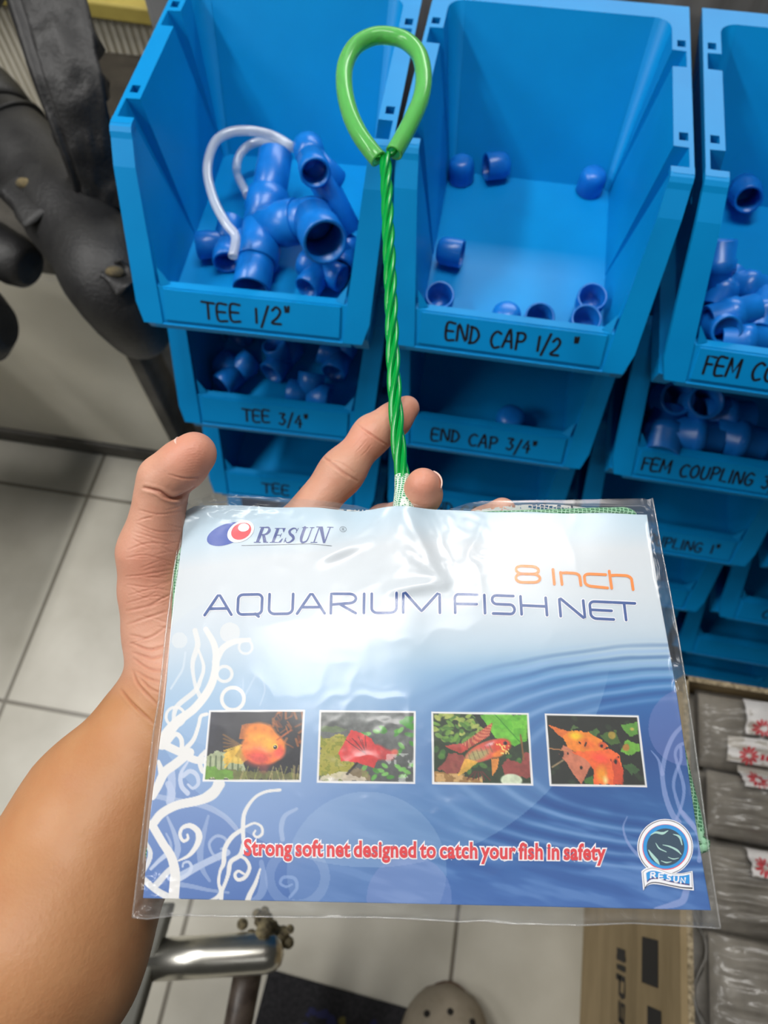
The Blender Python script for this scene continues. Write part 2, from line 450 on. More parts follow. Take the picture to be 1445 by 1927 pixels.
def label_board(text, f0, f1, hfrac, parent, seed, low=0.22):
    """raised label board with the marker words written across it, fractions f0..f1 of its width"""
    rnd = random.Random(seed)
    bm = bmesh.new()
    nrm = Vector((0, -HB, .0735)).normalized() * 0.0016
    def Q(x, k, off=0.0):          # x in units, k 0 bottom .. 1 top of the board
        z = .0008 + k * .0205
        return Vector((x * S, fy(z) * S, z * S)) + nrm * off
    hw = .0702
    lo = [Q(-hw, 0), Q(hw, 0), Q(hw, 1), Q(-hw, 1)]; hi = [Q(-hw + .0006, .02, 1), Q(hw - .0006, .02, 1), Q(hw - .0006, .98, 1), Q(-hw + .0006, .98, 1)]
    add_hexa(bm, lo + hi)
    if text:
        tot = sum(GLY[c][0] + .22 for c in text) - .22
        w = (f1 - f0) * 2 * hw; k = w / tot; x = -hw + f0 * 2 * hw
        hz = hfrac
        for c in text:
            gw, strokes = GLY[c]; dy = rnd.uniform(-.05, .05)
            for stx in strokes:
                pts = [(x + a * k, low + dy + bq * hz) for a, bq in stx]
                # stroke in metric space so the pen keeps its width
                sc = .0205 * 1.33
                pp = [(a, bq * sc) for a, bq in pts]
                if len(pp) > 3: pp = [tuple(q) for q in spline(pp, 4)]
                add_ribbon2(bm, pp, .0021, lambda a, bq: Q(a, bq / sc, 1.12), 1)
            x += (gw + .22) * k
    o = bm_obj('label_board', bm, (bin_blue, ink), parent, recalc=False)
    return o

c1x, c1y, c1r = -.20344 * S, -.00783 * S, .03236
c3x, c3y, c3r = .20802 * S, -.00093 * S, -.01356
COLS = {'left': (c1x, c1y, c1r), 'middle': (0, 0, 0), 'right': (c3x, c3y, c3r), 'far right': (c3x + .2045 * S, c3y - .004, c3r)}
WORDS = {('left', 0): ('TEE 1/2"', .22, .72, .52), ('left', 1): ('TEE 3/4"', .28, .73, .48), ('left', 2): ('TEE 1"', .27, .64, .48), ('middle', 0): ('END CAP 1/2 "', .15, .86, .52),
         ('middle', 1): ('END CAP 3/4"', .13, .82, .48), ('middle', 2): ('END CAP 1"', .15, .75, .48), ('right', 0): ('FEM COUPLING 1/2"', .05, .98, .55), ('right', 1): ('FEM COUPLING 3/4"', .03, .97, .50),
         ('right', 2): ('FEM COUPLING 1"', .05, .90, .48), ('far right', 3): ('COUPLING 1"', .2, .8, .48)}
ORD = ['topmost', 'second from the top', 'third from the top', 'fourth from the top', 'fifth from the top', 'lowest']
SAY = {('left', 0): 'blue plastic bin marked TEE 1/2", holding tee fittings and a clear hose', ('left', 1): 'blue plastic bin marked TEE 3/4" under the TEE 1/2" bin',
       ('middle', 0): 'blue plastic bin marked END CAP 1/2" with small caps scattered inside', ('middle', 1): 'dark shaded blue bin marked END CAP 3/4" with one cap in it',
       ('right', 0): 'blue plastic bin marked FEM CO, cut by the right edge of the photo', ('right', 1): 'shaded blue bin marked FEM COUPLING 3/4" with wide couplings'}
BINS = {}
for cn, (ox, oy, rz) in COLS.items():
    for t in range(6):
        if cn == 'far right' and t < 2: continue
        # the tiers creep a little towards the aisle as they go down
        dy = t * (-.00657) * S
        loc = (ox - math.sin(rz) * dy, oy + math.cos(rz) * dy, ZB - t * .13275 * S)
        o = new_obj('storage_bin', BIN_ME if BINS else BIN_ME, None)
        o.location = loc; o.rotation_euler = (0, 0, rz)
        lab = SAY.get((cn, t)) or 'blue stacking bin, %s of the %s stack' % (ORD[t], {'left': 'TEE', 'middle': 'END CAP', 'right': 'FEM COUPLING', 'far right': 'rightmost'}[cn])
        tag(o, lab, 'bin', 'blue stacking bins')
        wd_ = WORDS.get((cn, t), ('', 0, 1, .5))
        label_board(*wd_, o, t * 7 + len(cn))
        BINS[(cn, t)] = o
def in_bin(key, x, y, z):
    """a point given in a bin's own units, as a world point"""
    o = BINS[key]; c, s = math.cos(o.rotation_euler.z), math.sin(o.rotation_euler.z)
    return Vector((o.location.x + c * x * S - s * y * S, o.location.y + s * x * S + c * y * S, o.location.z + z * S))

# ------------------------------------------------------------------ blue pipe fittings
pvc = noise_tint(mat('blue_pvc', (0.012, 0.12, 0.60), 0.32), (0.003, 0.145, 0.54), (0.005, 0.19, 0.66), 40, 3)
pvc_in = pvc
def axis_mtx(loc, axis):
    q = Vector(axis).normalized().to_track_quat('Z', 'X')
    return Matrix.Translation(Vector(loc)) @ q.to_matrix().to_4x4()
def cap_mesh(R=.0127, H=.0240):
    bm = bmesh.new()
    add_lathe(bm, [(0, 0), (R * .45, .0003), (R * .72, .0015), (R * .90, .0040), (R * .985, .0080), (R, .0120), (R, H - .0006), (R - .0005, H), (R - .0016, H), (R - .0021, H - .001), (R - .0023, .0060), (0, .0050)], n=28, closed=False)
    bmesh.ops.recalc_face_normals(bm, faces=bm.faces)
    me = bpy.data.meshes.new('end_cap'); bm.to_mesh(me); bm.free(); me.materials.append(pvc); return me
CAP = cap_mesh(); CAP34 = cap_mesh(.0150, .028)
def cap(u, w, key, axis, label, me=CAP, h=.0127, group='end caps in the END CAP 1/2" bin'):
    """axis points from the closed end to the opening; h = height of the cap's middle over the bin floor"""
    zf = BINS[key].location.z
    p = at_z(u, w, zf + h)
    a = Vector(axis).normalized()
    o = new_obj('end_cap', me); o.matrix_world = axis_mtx(p - a * .012, a)
    return tag(o, label, 'pipe fitting', group)
K = ('middle', 0)
cap(868, 318, K, (0.06, .02, -1), 'domed blue end cap in the back left corner of the END CAP bin', h=.0125)
cap(936, 312, K, (-.93, -.36, .05), 'blue end cap on its side against the back wall, open end left', h=.0132)
cap(1114, 340, K, (-.05, .03, -1), 'domed blue end cap in the back right corner of the END CAP bin', h=.0125)
cap(846, 474, K, (.95, -.12, .05), 'blue end cap on its side by the left wall, open end right', h=.0132)
cap(826, 566, K, (.05, -.30, .95), 'open end cap facing up in the front left corner of the END CAP bin', h=.0130)
cap(952, 598, K, (.05, -.02, -1), 'domed end cap half hidden behind the words END CAP', h=.0125)
cap(1012, 604, K, (0, -.42, .9), 'open end cap half hidden behind the 1/2" label of the END CAP bin', h=.0140)
cap(1110, 569, K, (-.04, -.32, .95), 'upper of two open end caps in the front right corner of the END CAP bin', h=.0130)
cap(1098, 610, K, (0, -.30, .95), 'open end cap touching the label board in the front right corner', h=.0150)
cap(960, 790, ('middle', 1), (0, 0, -1), 'single blue end cap in the dark END CAP 3/4" bin', CAP34, .014, 'caps in the END CAP 3/4" bin')

def hollow(bm, p0, p1, R, r, n=28, lip=.0008):
    """open-ended pipe from p0 to p1"""
    d = (Vector(p1) - Vector(p0)); l = d.length
    add_lathe(bm, [(r, 0), (R - lip, 0), (R, lip), (R, l - lip), (R - lip, l), (r, l)], axis_mtx(p0, d), n)
def collar_pipe(bm, p0, p1, R, r, n=28):
    """stub with a thicker socket at its far end"""
    d = (Vector(p1) - Vector(p0)); l = d.length
    add_lathe(bm, [(r, 0), (R * .93, 0), (R * .93, l * .45), (R, l * .52), (R, l - .0008), (R - .0008, l), (r, l), (r, l * .3)], axis_mtx(p0, d), n)
def tee_bm(bm, c, ax, br, R, half, blen, r=None):
    """tee: run along ax through c, branch along br"""
    c = Vector(c); ax = Vector(ax).normalized(); br = Vector(br); br = (br - ax * br.dot(ax)).normalized()
    r = r or R * .82
    collar_pipe(bm, c, c + ax * half, R, r); collar_pipe(bm, c, c - ax * half, R, r); collar_pipe(bm, c, c + br * blen, R, r)
    bmesh.ops.create_uvsphere(bm, u_segments=20, v_segments=12, radius=R * .93, matrix=Matrix.Translation(c))

K = ('left', 0); zf = BINS[K].location.z
# the big tee with pipe ends and an elbow
root = empty('pipe_assembly', at_z(490, 430, zf))
tag(root, 'largest blue tee with pipe stubs and an elbow, in the TEE 1/2" bin', 'pipe fitting', 'fittings in the TEE 1/2" bin')
def sub(bm, name, parent, sm=True):
    bmesh.ops.translate(bm, vec=-parent.location, verts=bm.verts)
    return bm_obj(name, bm, pvc, parent, recalc=True)
q0 = at_z(519, 290, zf + .045); q1 = at_z(505, 372, zf + .034); qc = at_z(494, 430, zf + .0265); q2 = at_z(482, 492, zf + .0215); q3 = at_z(472, 545, zf + .0180)
ax = (q2 - q1).normalized()
e0 = at_z(583, 412, zf + .045)
bm = bmesh.new(); tee_bm(bm, qc, ax, e0 - qc, .0196, .0365, .038); sub(bm, 'tee_body', root)
bm = bmesh.new(); hollow(bm, qc - ax * .026, q0, .0158, .0135); sub(bm, 'pipe_stub', root)
bm = bmesh.new(); hollow(bm, qc + ax * .026, q3, .0165, .0140); sub(bm, 'pipe_stub', root)
# elbow at the end of the branch, mouth towards the aisle
brd = (e0 - qc); brd = (brd - ax * brd.dot(ax)).normalized(); ee = qc + brd * .052
mouth = at_z(612, 456, zf + .062)
md_ = (mouth - ee).normalized()
bm = bmesh.new()
hollow(bm, qc + brd * .030, ee, .0178, .0150)
bmesh.ops.create_uvsphere(bm, u_segments=24, v_segments=14, radius=.0182, matrix=Matrix.Translation(ee))
collar_pipe(bm, ee, ee + md_ * max((mouth - ee).length, .03), .0192, .0162)
sub(bm, 'elbow', root)

def small_tee(name_label, c, ax, br, R=.0132, half=.026, bl=.026, grp='fittings in the TEE 1/2" bin', extra=None):
    bm = bmesh.new(); tee_bm(bm, (0, 0, 0), ax, br, R, half, bl)
    if extra:
        for a, b_, rr in extra: hollow(bm, Vector(a) - c, Vector(b_) - c, rr, rr * .8)
    o = bm_obj('pipe_tee', bm, pvc, None); o.location = c
    return tag(o, name_label, 'pipe fitting', grp)
cB = at_z(586, 300, zf + .078)
small_tee('blue tee resting high at the back right, open mouth facing the aisle', cB, at_z(599, 346, zf + .088) - cB, at_z(650, 380, zf + .052) - cB, .0132, .026, .03,
          extra=[(cB + (at_z(656, 436, zf + .0225) - cB) * .2, at_z(656, 436, zf + .0225), .0125)])
cC = at_z(426, 458, zf + .014)
small_tee('small blue tee under the clear hose by the left wall', cC, at_z(374, 462, zf + .014) - cC, at_z(414, 502, zf + .014) - cC, .0125, .0265, .024, extra=[(cC, at_z(437, 414, zf + .02), .0125)])
cD = at_z(606, 508, zf + .014)
small_tee('small blue tee in the front right corner of the TEE 1/2" bin', cD, at_z(570, 492, zf + .014) - cD, at_z(634, 526, zf + .014) - cD, .0122, .021, .026)
cE = at_z(648, 480, zf + .0135)
small_tee('small dark blue tee mouth beside the right wall, under the elbow', cE, (.05, 1, 0), (-.6, -.2, .5), .0118, .016, .018)

# clear hose looping over the fittings
hose = film_mat('clear_hose', (0.90, 0.93, 0.95), 0.12, 1.6, milky=0.42, milk=(0.72, 0.78, 0.86))
hp = [(438, 484, .045), (443, 445, .050), (425, 420, .054), (402, 375, .058), (390, 320, .062), (402, 272, .066), (430, 250, .067), (470, 246, .066), (515, 256, .060), (550, 278, .052),
      (520, 268, .040), (480, 268, .034), (452, 290, .028), (446, 325, .022), (466, 368, .030)]
bm = bmesh.new(); add_tube(bm, [Vector(p) for p in spline([at_z(u, w, zf + h) for u, w, h in hp], 8)], .0042, 12)
tag(bm_obj('clear_hose', bm, hose, None), 'clear bendy hose looping over the blue tees', 'hose')

# tees of the dim second bin
K = ('left', 1); zf = BINS[K].location.z
rnd = random.Random(3)
for x, y, z, a, b_, lab in [(-.047, -.040, .0150, (.5, .85, 0), (-.85, .5, .1), 'dim blue tee nearest the left wall of the TEE 3/4" bin'), (-.050, .022, .0150, (.2, 1, 0), (1, -.2, .1), 'dim blue tee at the back left of the TEE 3/4" bin'),
                            (-.006, -.018, .0150, (.35, .93, 0), (-.3, .1, .95), 'dim blue tee standing branch-up behind the word TEE'), (.002, .045, .0150, (.95, .3, 0), (.2, -.9, .2), 'dim blue tee in the back middle of the TEE 3/4" bin'),
                            (.028, -.056, .0150, (1, -.04, 0), (.05, .8, .6), 'dim blue tee lying crosswise behind the 3/4 lettering'), (.050, -.008, .0150, (.15, 1, 0), (-.9, .2, .2), 'dim blue tee by the right wall of the TEE 3/4" bin')]:
    small_tee(lab, in_bin(K, x, y, z / S), a, b_, .0142, .0225, .0235, 'tees in the TEE 3/4" bin')

def coupling_mesh(R=.0132, l=.042):
    bm = bmesh.new(); h = l / 2; k = R * 1.10
    add_lathe(bm, [(R * .80, -h), (R - .0006, -h), (R, -h + .0006), (R, -.006), (k, -.005), (k, .005), (R * .96, .006), (R * .96, h - .0006), (R * .96 - .0006, h), (R * .78, h)], n=28)
    bmesh.ops.recalc_face_normals(bm, faces=bm.faces)
    me = bpy.data.meshes.new('pipe_coupling'); bm.to_mesh(me); bm.free(); me.materials.append(pvc); return me
CPL = coupling_mesh(); CPL2 = coupling_mesh(.0185, .05)
def coupling(u, w, key, h, axis, label, grp, me=CPL):
    o = new_obj('pipe_coupling', me); o.matrix_world = axis_mtx(at_z(u, w, BINS[key].location.z + h), axis)
    return tag(o, label, 'pipe fitting', grp)
G3 = 'couplings in the FEM CO bin'; K = ('right', 0)
for u, w, h, a, lab in [(1402, 362, .0175, (-.06, -.92, .36), 'lone blue coupling standing at the back of the FEM CO bin'),
                        (1352, 500, .030, (-.15, .6, .75), 'blue coupling furthest back in the front heap of the FEM CO bin'),
                        (1360, 548, .016, (.35, .8, .25), 'blue coupling against the left wall of the FEM CO bin'),
                        (1408, 540, .020, (.95, -.25, .1), 'blue coupling lying crosswise at the back of the heap'),
                        (1378, 592, .026, (.9, .35, .15), 'blue coupling in the middle of the FEM CO heap'),
                        (1350, 612, .018, (.1, -.8, .6), 'blue coupling in the front left corner of the FEM CO bin'),
                        (1436, 590, .020, (.2, .95, .1), 'blue coupling of the heap cut by the photo edge'),
                        (1400, 640, .016, (.97, .1, .05), 'blue coupling lying right behind the FEM CO label'),
                        (1452, 640, .020, (.6, .7, .2), 'blue coupling mostly outside the frame at the front of the FEM CO bin'),
                        (1460, 530, .018, (.3, .9, .2), 'blue coupling mostly outside the frame at the back of the heap')]:
    if u < 1446: coupling(u, w, K, h, a, lab, G3)
G4 = 'wide couplings in the FEM COUPLING 3/4" bin'; K = ('right', 1)
for u, w, h, a, lab in [(1256, 752, .028, (.1, -.5, .85), 'dim wide coupling open upwards in the back left of its bin'),
                        (1312, 762, .030, (.0, -.45, .9), 'largest dim coupling mouth facing up in the FEM COUPLING 3/4" bin'),
                        (1250, 814, .020, (.12, .98, .15), 'blue coupling catching light beside the left wall of the FEM COUPLING 3/4" bin'),
                        (1365, 785, .022, (.98, .1, 0), 'dim coupling lying crosswise at the back right of its bin'),
                        (1306, 820, .020, (.98, .05, 0), 'dim coupling lying crosswise behind the word COUPLING'),
                        (1388, 828, .020, (.97, -.1, 0), 'dim coupling lying crosswise at the right photo edge')]:
    coupling(u, w, K, h, a, lab, G4, CPL2)

# ------------------------------------------------------------------ cream cabinet on the left
YC = 0.15
def cab():
    root = empty('cabinet', (-0.95, YC + .16, 0))
    tag(root, 'cream cabinet with a dark metal edge standing on the tiles at the left', 'cabinet')
    def add(bm, name, m):
        bmesh.ops.translate(bm, vec=-root.location, verts=bm.verts); return bm_obj(name, bm, m, root)
    xr = at_y(322, 820, YC).x
    bm = bmesh.new(); add_box(bm, -1.55, xr + .012, YC + .004, YC + .195, .012, .50); bevel(add(bm, 'body', dust), .003)
    bm = bmesh.new(); add_box(bm, -1.45, xr - .002, YC - .006, YC + .006, .045, .505); bevel(add(bm, 'door', cream), .002)
    bm = bmesh.new(); add_box(bm, -1.55, xr + .030, YC - .012, YC + .008, .0, .042); bevel(add(bm, 'base_rail', dust), .003)
    bm = bmesh.new(); add_box(bm, xr - .001, xr + .022, YC - .010, YC + .008, .040, .505); bevel(add(bm, 'side_rail', dust), .003)
    return xr
XR = cab()
grey = noise_tint(mat('dusty_grey_board', (0.13, 0.125, 0.115), 0.8), (0.14, 0.135, 0.125), (0.28, 0.27, 0.245), 22, 6, bump=.4)
bm = bmesh.new(); add_box(bm, XR + .034, -0.385, YC + .03, YC + .05, 0, .60)
tag(bevel(bm_obj('grey_board', bm, grey), .003), 'dusty grey board standing between the cream cabinet and the blue bins', 'board')

# dark ribbed box in the shade behind the bins
dbr = noise_tint(mat('dark_brown_plastic', (0.03, 0.025, 0.018), 0.6), (0.018, 0.015, 0.011), (0.045, 0.038, 0.028), 20, 4)
bm = bmesh.new()
xa, xb = -.66, -.43
prof = []
z = 0.0
while z < .585:
    prof += [(0, z), (-.006, z + .004), (-.006, z + .012), (0, z + .016)]; z += .018
vs0 = [bm.verts.new((xa, .36 + a, z)) for a, z in prof]; vs1 = [bm.verts.new((xb, .36 + a, z)) for a, z in prof]
for i in range(len(prof) - 1): bm.faces.new((vs0[i], vs1[i], vs1[i + 1], vs0[i + 1]))
add_box(bm, xa, xb, .361, .52, 0, .60)
tag(bm_obj('ribbed_box', bm, dbr, recalc=True), 'dark brown ribbed box in the shade below the yellow rail', 'box')

# ------------------------------------------------------------------ black padded chair on the left
leather = noise_tint(mat('black_leatherette', (0.018, 0.018, 0.018), 0.52), (0.007, 0.007, 0.008), (0.019, 0.019, 0.019), 30, 5, bump=.35, bscale=260)
foam = noise_tint(mat('bare_foam', (0.12, 0.10, 0.07), 0.9), (0.03, 0.027, 0.02), (0.17, 0.13, 0.06), 60, 3)
steel_d = mat('black_steel', (0.02, 0.02, 0.02), 0.4)
croot = empty('padded_chair', (-1.15, -0.12, 0))
tag(croot, 'black leatherette chair with torn padded arms left of the blue bins', 'chair')
def cadd(bm, name, m, parent=None):
    bmesh.ops.translate(bm, vec=-croot.location, verts=bm.verts)
    o = bm_obj(name, bm, m, parent or croot, recalc=True); return o
# the fat armrest
ZA = .675
a_pts = [at_z(-260, 60, ZA + .02), at_z(-60, 190, ZA + .01), at_z(60, 315, ZA), at_z(150, 428, ZA), at_z(226, 545, ZA - .01), at_z(276, 645, .585)]
ap = [Vector(p) for p in spline(a_pts, 8)]
bm = bmesh.new()
rr = [.052 + .0016 * math.sin(i * .9) for i in range(len(ap))]; rr[-8:] = [.050, .048, .046, .043, .040, .037, .033, .026]
add_tube(bm, ap, rr, 36); arm = cadd(bm, 'armrest', leather)
fr = frames(ap)
# seam welt round the arm and the rounded hood behind it
k = 13
p, t, a, b_ = fr[k]
ring = [p + (a * math.cos(q) + b_ * math.sin(q)) * (rr[k] + .002) + t * (.012 * math.cos(q * 2)) for q in [2 * math.pi * j / 40 for j in range(40)]]
bm = bmesh.new(); add_tube(bm, ring, .0032, 8, close=True); cadd(bm, 'welt', leather, arm)
bm = bmesh.new()
add_tube(bm, [fr[i][0] for i in range(0, 13)], [rr[i] + .006 * math.sin(math.pi * min(1, (13 - i) / 5) / 2) for i in range(0, 13)], 36); cadd(bm, 'arm_cover', leather)
# torn flaps with bare foam
def flap(c_px, zz, size, name):
    P0 = at_z(*c_px, zz); d = (fr[20][1]).normalized(); vdir = (Vector(CW) - P0).normalized(); s_ = d.cross(vdir).normalized()
    bm = bmesh.new(); n = 8
    g = [[None] * (n + 1) for _ in range(n + 1)]
    for i in range(n + 1):
        for j in range(n + 1):
            x = (i / n - .5) * 2; y = (j / n - .5) * 2
            rag = 1 - .22 * vnoise(np.array(i * .9), np.array(j * .9), 5)
            lift = .010 * max(0, -x) ** 1.5 + .004 * math.sin(3 * y + x * 2)
            g[i][j] = bm.verts.new(P0 + d * x * size * rag + s_ * y * size * .7 * rag + vdir * (lift + .002))
    for i in range(n):
        for j in range(n): bm.faces.new((g[i][j], g[i + 1][j], g[i + 1][j + 1], g[i][j + 1])).smooth = True
    o = cadd(bm, 'torn_flap', leather, arm)
    m = o.modifiers.new('thick', 'SOLIDIFY'); m.thickness = .0022
    bm = bmesh.new(); bmesh.ops.create_uvsphere(bm, u_segments=14, v_segments=10, radius=.008, matrix=Matrix.Translation(P0 - d * size * .35 + vdir * .006) @ Matrix.Diagonal((1.3, .8, .7, 1)))
    cadd(bm, 'bare_foam', foam, arm)
flap((58, 360), ZA + .040, .046, 'a'); flap((222, 520), ZA + .032, .022, 'b')
# backrest band
ZBK = .86
nb = 40
b_l = [at_z(u, w, z) for u, w, z in [(-60, -160, .90), (10, 0, .86), (60, 150, .82), (118, 300, .76), (150, 400, .70)]]
b_r = [at_z(u, w, z) for u, w, z in [(130, -160, .90), (164, 0, .86), (192, 150, .82), (218, 285, .76), (232, 400, .70)]]
BLs = spline(b_l, 10); BRs = spline(b_r, 10)
bm = bmesh.new(); g = []
for i in range(len(BLs)):
    row = []
    for j in range(21):
        s_ = j / 20; p = Vector(BLs[i] * (1 - s_) + BRs[i] * s_)
        puff = .006 * math.sin(math.pi * min(1, max(0, s_))) + .0045 * (fbm(np.array(i * .42 + s_ * 2), np.array(s_ * 4.0 - i * .08), 4, 3) - .5) * 2
        if .14 < s_ < .20: puff -= .006
        row.append(bm.verts.new(p + Vector((.2, -.4, .8)).normalized() * puff))
    g.append(row)
for i in range(len(g) - 1):
    for j in range(20): bm.faces.new((g[i][j], g[i][j + 1], g[i + 1][j + 1], g[i + 1][j])).smooth = True
o = cadd(bm, 'backrest', leather); m = o.modifiers.new('thick', 'SOLIDIFY'); m.thickness = .03; m.offset = 1 if False else -1
# rounded ends of the lower arm and of the seat
lp = [at_d(-200, 380, .92), at_d(-60, 438, .90), at_d(45, 500, .885), at_d(62, 508, .883)]
bm = bmesh.new(); add_tube(bm, lp, [.035, .035, .034, .022], 28); o = cadd(bm, 'lower_arm', leather)
o.modifiers.new('s', 'SUBSURF').levels = 1; o.modifiers['s'].render_levels = 1
sp_ = [at_d(-260, 600, .93), at_d(-90, 610, .91), at_d(-12, 612, .905), at_d(14, 612, .904)]
bm = bmesh.new(); add_tube(bm, sp_, [.050, .050, .046, .026], 28); cadd(bm, 'seat', leather)
# column and feet out of sight on the left
bm = bmesh.new(); add_lathe(bm, [(0, .05), (.03, .05), (.03, .46), (0, .46)], Matrix.Translation((-1.15, -.12, 0)), 20, closed=False); cadd(bm, 'column', steel_d)
for k in range(5):
    a = k * 2 * math.pi / 5 + .3
    bm = bmesh.new(); add_tube(bm, [Vector((-1.15, -.12, .08)), Vector((-1.15 + .20 * math.cos(a) , -.12 + .2 * math.sin(a), .03))], [.022, .03], 12); cadd(bm, 'leg', steel_d)
bm = bmesh.new(); add_box(bm, -1.4, -.90, -.3, .1, .455, .53); bevel(cadd(bm, 'seat_base', leather), .02, 3)
bm = bmesh.new(); add_tube(bm, [Vector((-1.0, -.05, .5)), at_z(-260, 60, ZA + .02)], .025, 12); cadd(bm, 'arm_post', steel_d)
bm = bmesh.new(); add_tube(bm, [Vector((-1.0, .05, .5)), Vector(BLs[0] * .5 + BRs[0] * .5) - Vector((0, 0, .01))], .02, 12); cadd(bm, 'back_post', steel_d)

# ------------------------------------------------------------------ floor-level things by the photographer's feet
chrome = noise_tint(mat('worn_chrome', (0.8, 0.78, 0.72), 0.30, 1.0), (0.70, 0.68, 0.61), (0.88, 0.86, 0.79), 18, 4)
barm = noise_tint(mat('olive_grey_paint', (0.10, 0.10, 0.085), 0.45), (0.085, 0.085, 0.07), (0.125, 0.122, 0.10), 16, 4)
rust = noise_tint(mat('rusty_dirt', (0.16, 0.12, 0.07), 0.9), (0.05, 0.04, 0.025), (0.30, 0.25, 0.14), 120, 4, bump=.8)
ZS = .36
sroot = empty('metal_stool', (at_z(330, 1800, 0).x, at_z(330, 1800, 0).y, 0))
tag(sroot, 'metal stool frame with a chrome rail and a flat olive grey bar below the forearm', 'stool')
def sadd(bm, name, m, **k):
    bmesh.ops.translate(bm, vec=-sroot.location, verts=bm.verts); return bm_obj(name, bm, m, sroot, **k)
r0 = at_z(285, 1806, ZS); r1 = at_z(500, 1792, ZS); rad = .0205
dirr = (r1 - r0).normalized()
bm = bmesh.new(); add_tube(bm, [r0, r0 + (r1 - r0) * .5, r1, r1 + dirr * .010, r1 + dirr * .0165, r1 + dirr * .0195], [rad, rad, rad, rad * .9, rad * .62, rad * .2], 36); sadd(bm, 'rail', chrome)
bm = bmesh.new()
b0, b1 = at_z(322, 1700, ZS + .02), at_z(190, 2150, ZS + .02)
c0, c1 = at_z(266, 1700, ZS + .02), at_z(112, 2150, ZS + .02)
dn = Vector((0, 0, -.022))
add_hexa(bm, [c0 + dn, b0 + dn, b1 + dn, c1 + dn, c0, b0, b1, c1]); bevel(sadd(bm, 'bar', barm), .003)
bm = bmesh.new()
legm = noise_tint(mat('brown_steel', (0.07, 0.05, 0.04), 0.4), (0.05, 0.035, 0.028), (0.13, 0.10, 0.08), 30, 4)
lt = at_z(468, 1838, ZS - .03); lb = Vector((lt.x + .01, lt.y - .10, 0))
lb = at_z(420, 1990, 0.05)
lb = at_z(415, 2100, .22)
add_tube(bm, [at_z(470, 1812, .30), lb, lb + Vector((0, -.02, -.22))], .0165, 20); sadd(bm, 'leg', legm)
for k_, (px, py) in enumerate([(140, 2140)]):
    tp = at_z(px, py, ZS + .0); bm = bmesh.new(); add_tube(bm, [tp, Vector((tp.x + .005, tp.y, 0))], .014, 16)
    sadd(bm, 'leg', barm)
# grime gathered on the rail's end
bm = bmesh.new(); rnd = random.Random(5)
gc = at_z(500, 1752, ZS)
for i in range(26):
    p = gc + Vector((rnd.gauss(0, .012), rnd.gauss(0, .007), rnd.gauss(-.004, .006))); s_ = rnd.uniform(.004, .009)
    bmesh.ops.create_icosphere(bm, subdivisions=2, radius=s_, matrix=Matrix.Translation(p))
sadd(bm, 'rust_clump', rust)

matm = noise_tint(mat('black_mat', (0.012, 0.012, 0.015), 0.9), (0.006, 0.006, 0.008), (0.022, 0.021, 0.024), 200, 4, bump=.6)
blob = mat('mat_print', (0.016, 0.018, 0.07), 0.9)
gold = mat('mat_print_gold', (0.10, 0.085, 0.02), 0.9)
A0, A1 = at_z(512, 1826, .006), at_z(800, 1908, .006)
dx = (A1 - A0).normalized(); dyv = Vector((dx.y, -dx.x, 0))
bm = bmesh.new()
q = [A0 - dx * .005, A0 + dx * .42, A0 + dx * .42 + dyv * .5, A0 - dx * .005 + dyv * .5]
add_hexa(bm, [Vector((p.x, p.y, 0)) for p in q] + [Vector((p.x, p.y, .006)) for p in q])
rnd = random.Random(9)
for i in range(46):
    c = A0 + dx * rnd.uniform(.06, .24) + dyv * rnd.uniform(.03, .10); r = rnd.uniform(.003, .009)
    f = bm.faces.new([bm.verts.new((c.x + r * math.cos(t) * rnd.uniform(.6, 1.2), c.y + r * math.sin(t) * rnd.uniform(.6, 1.2), .0064 + i * 1e-5)) for t in [k * math.pi / 4 for k in range(8)]])
    f.material_index = 1 if i % 5 else 2
tag(bm_obj('floor_mat', bm, (matm, blob, gold), recalc=True), 'black mat with a dark blue print lying on the tiles at the bottom', 'mat')

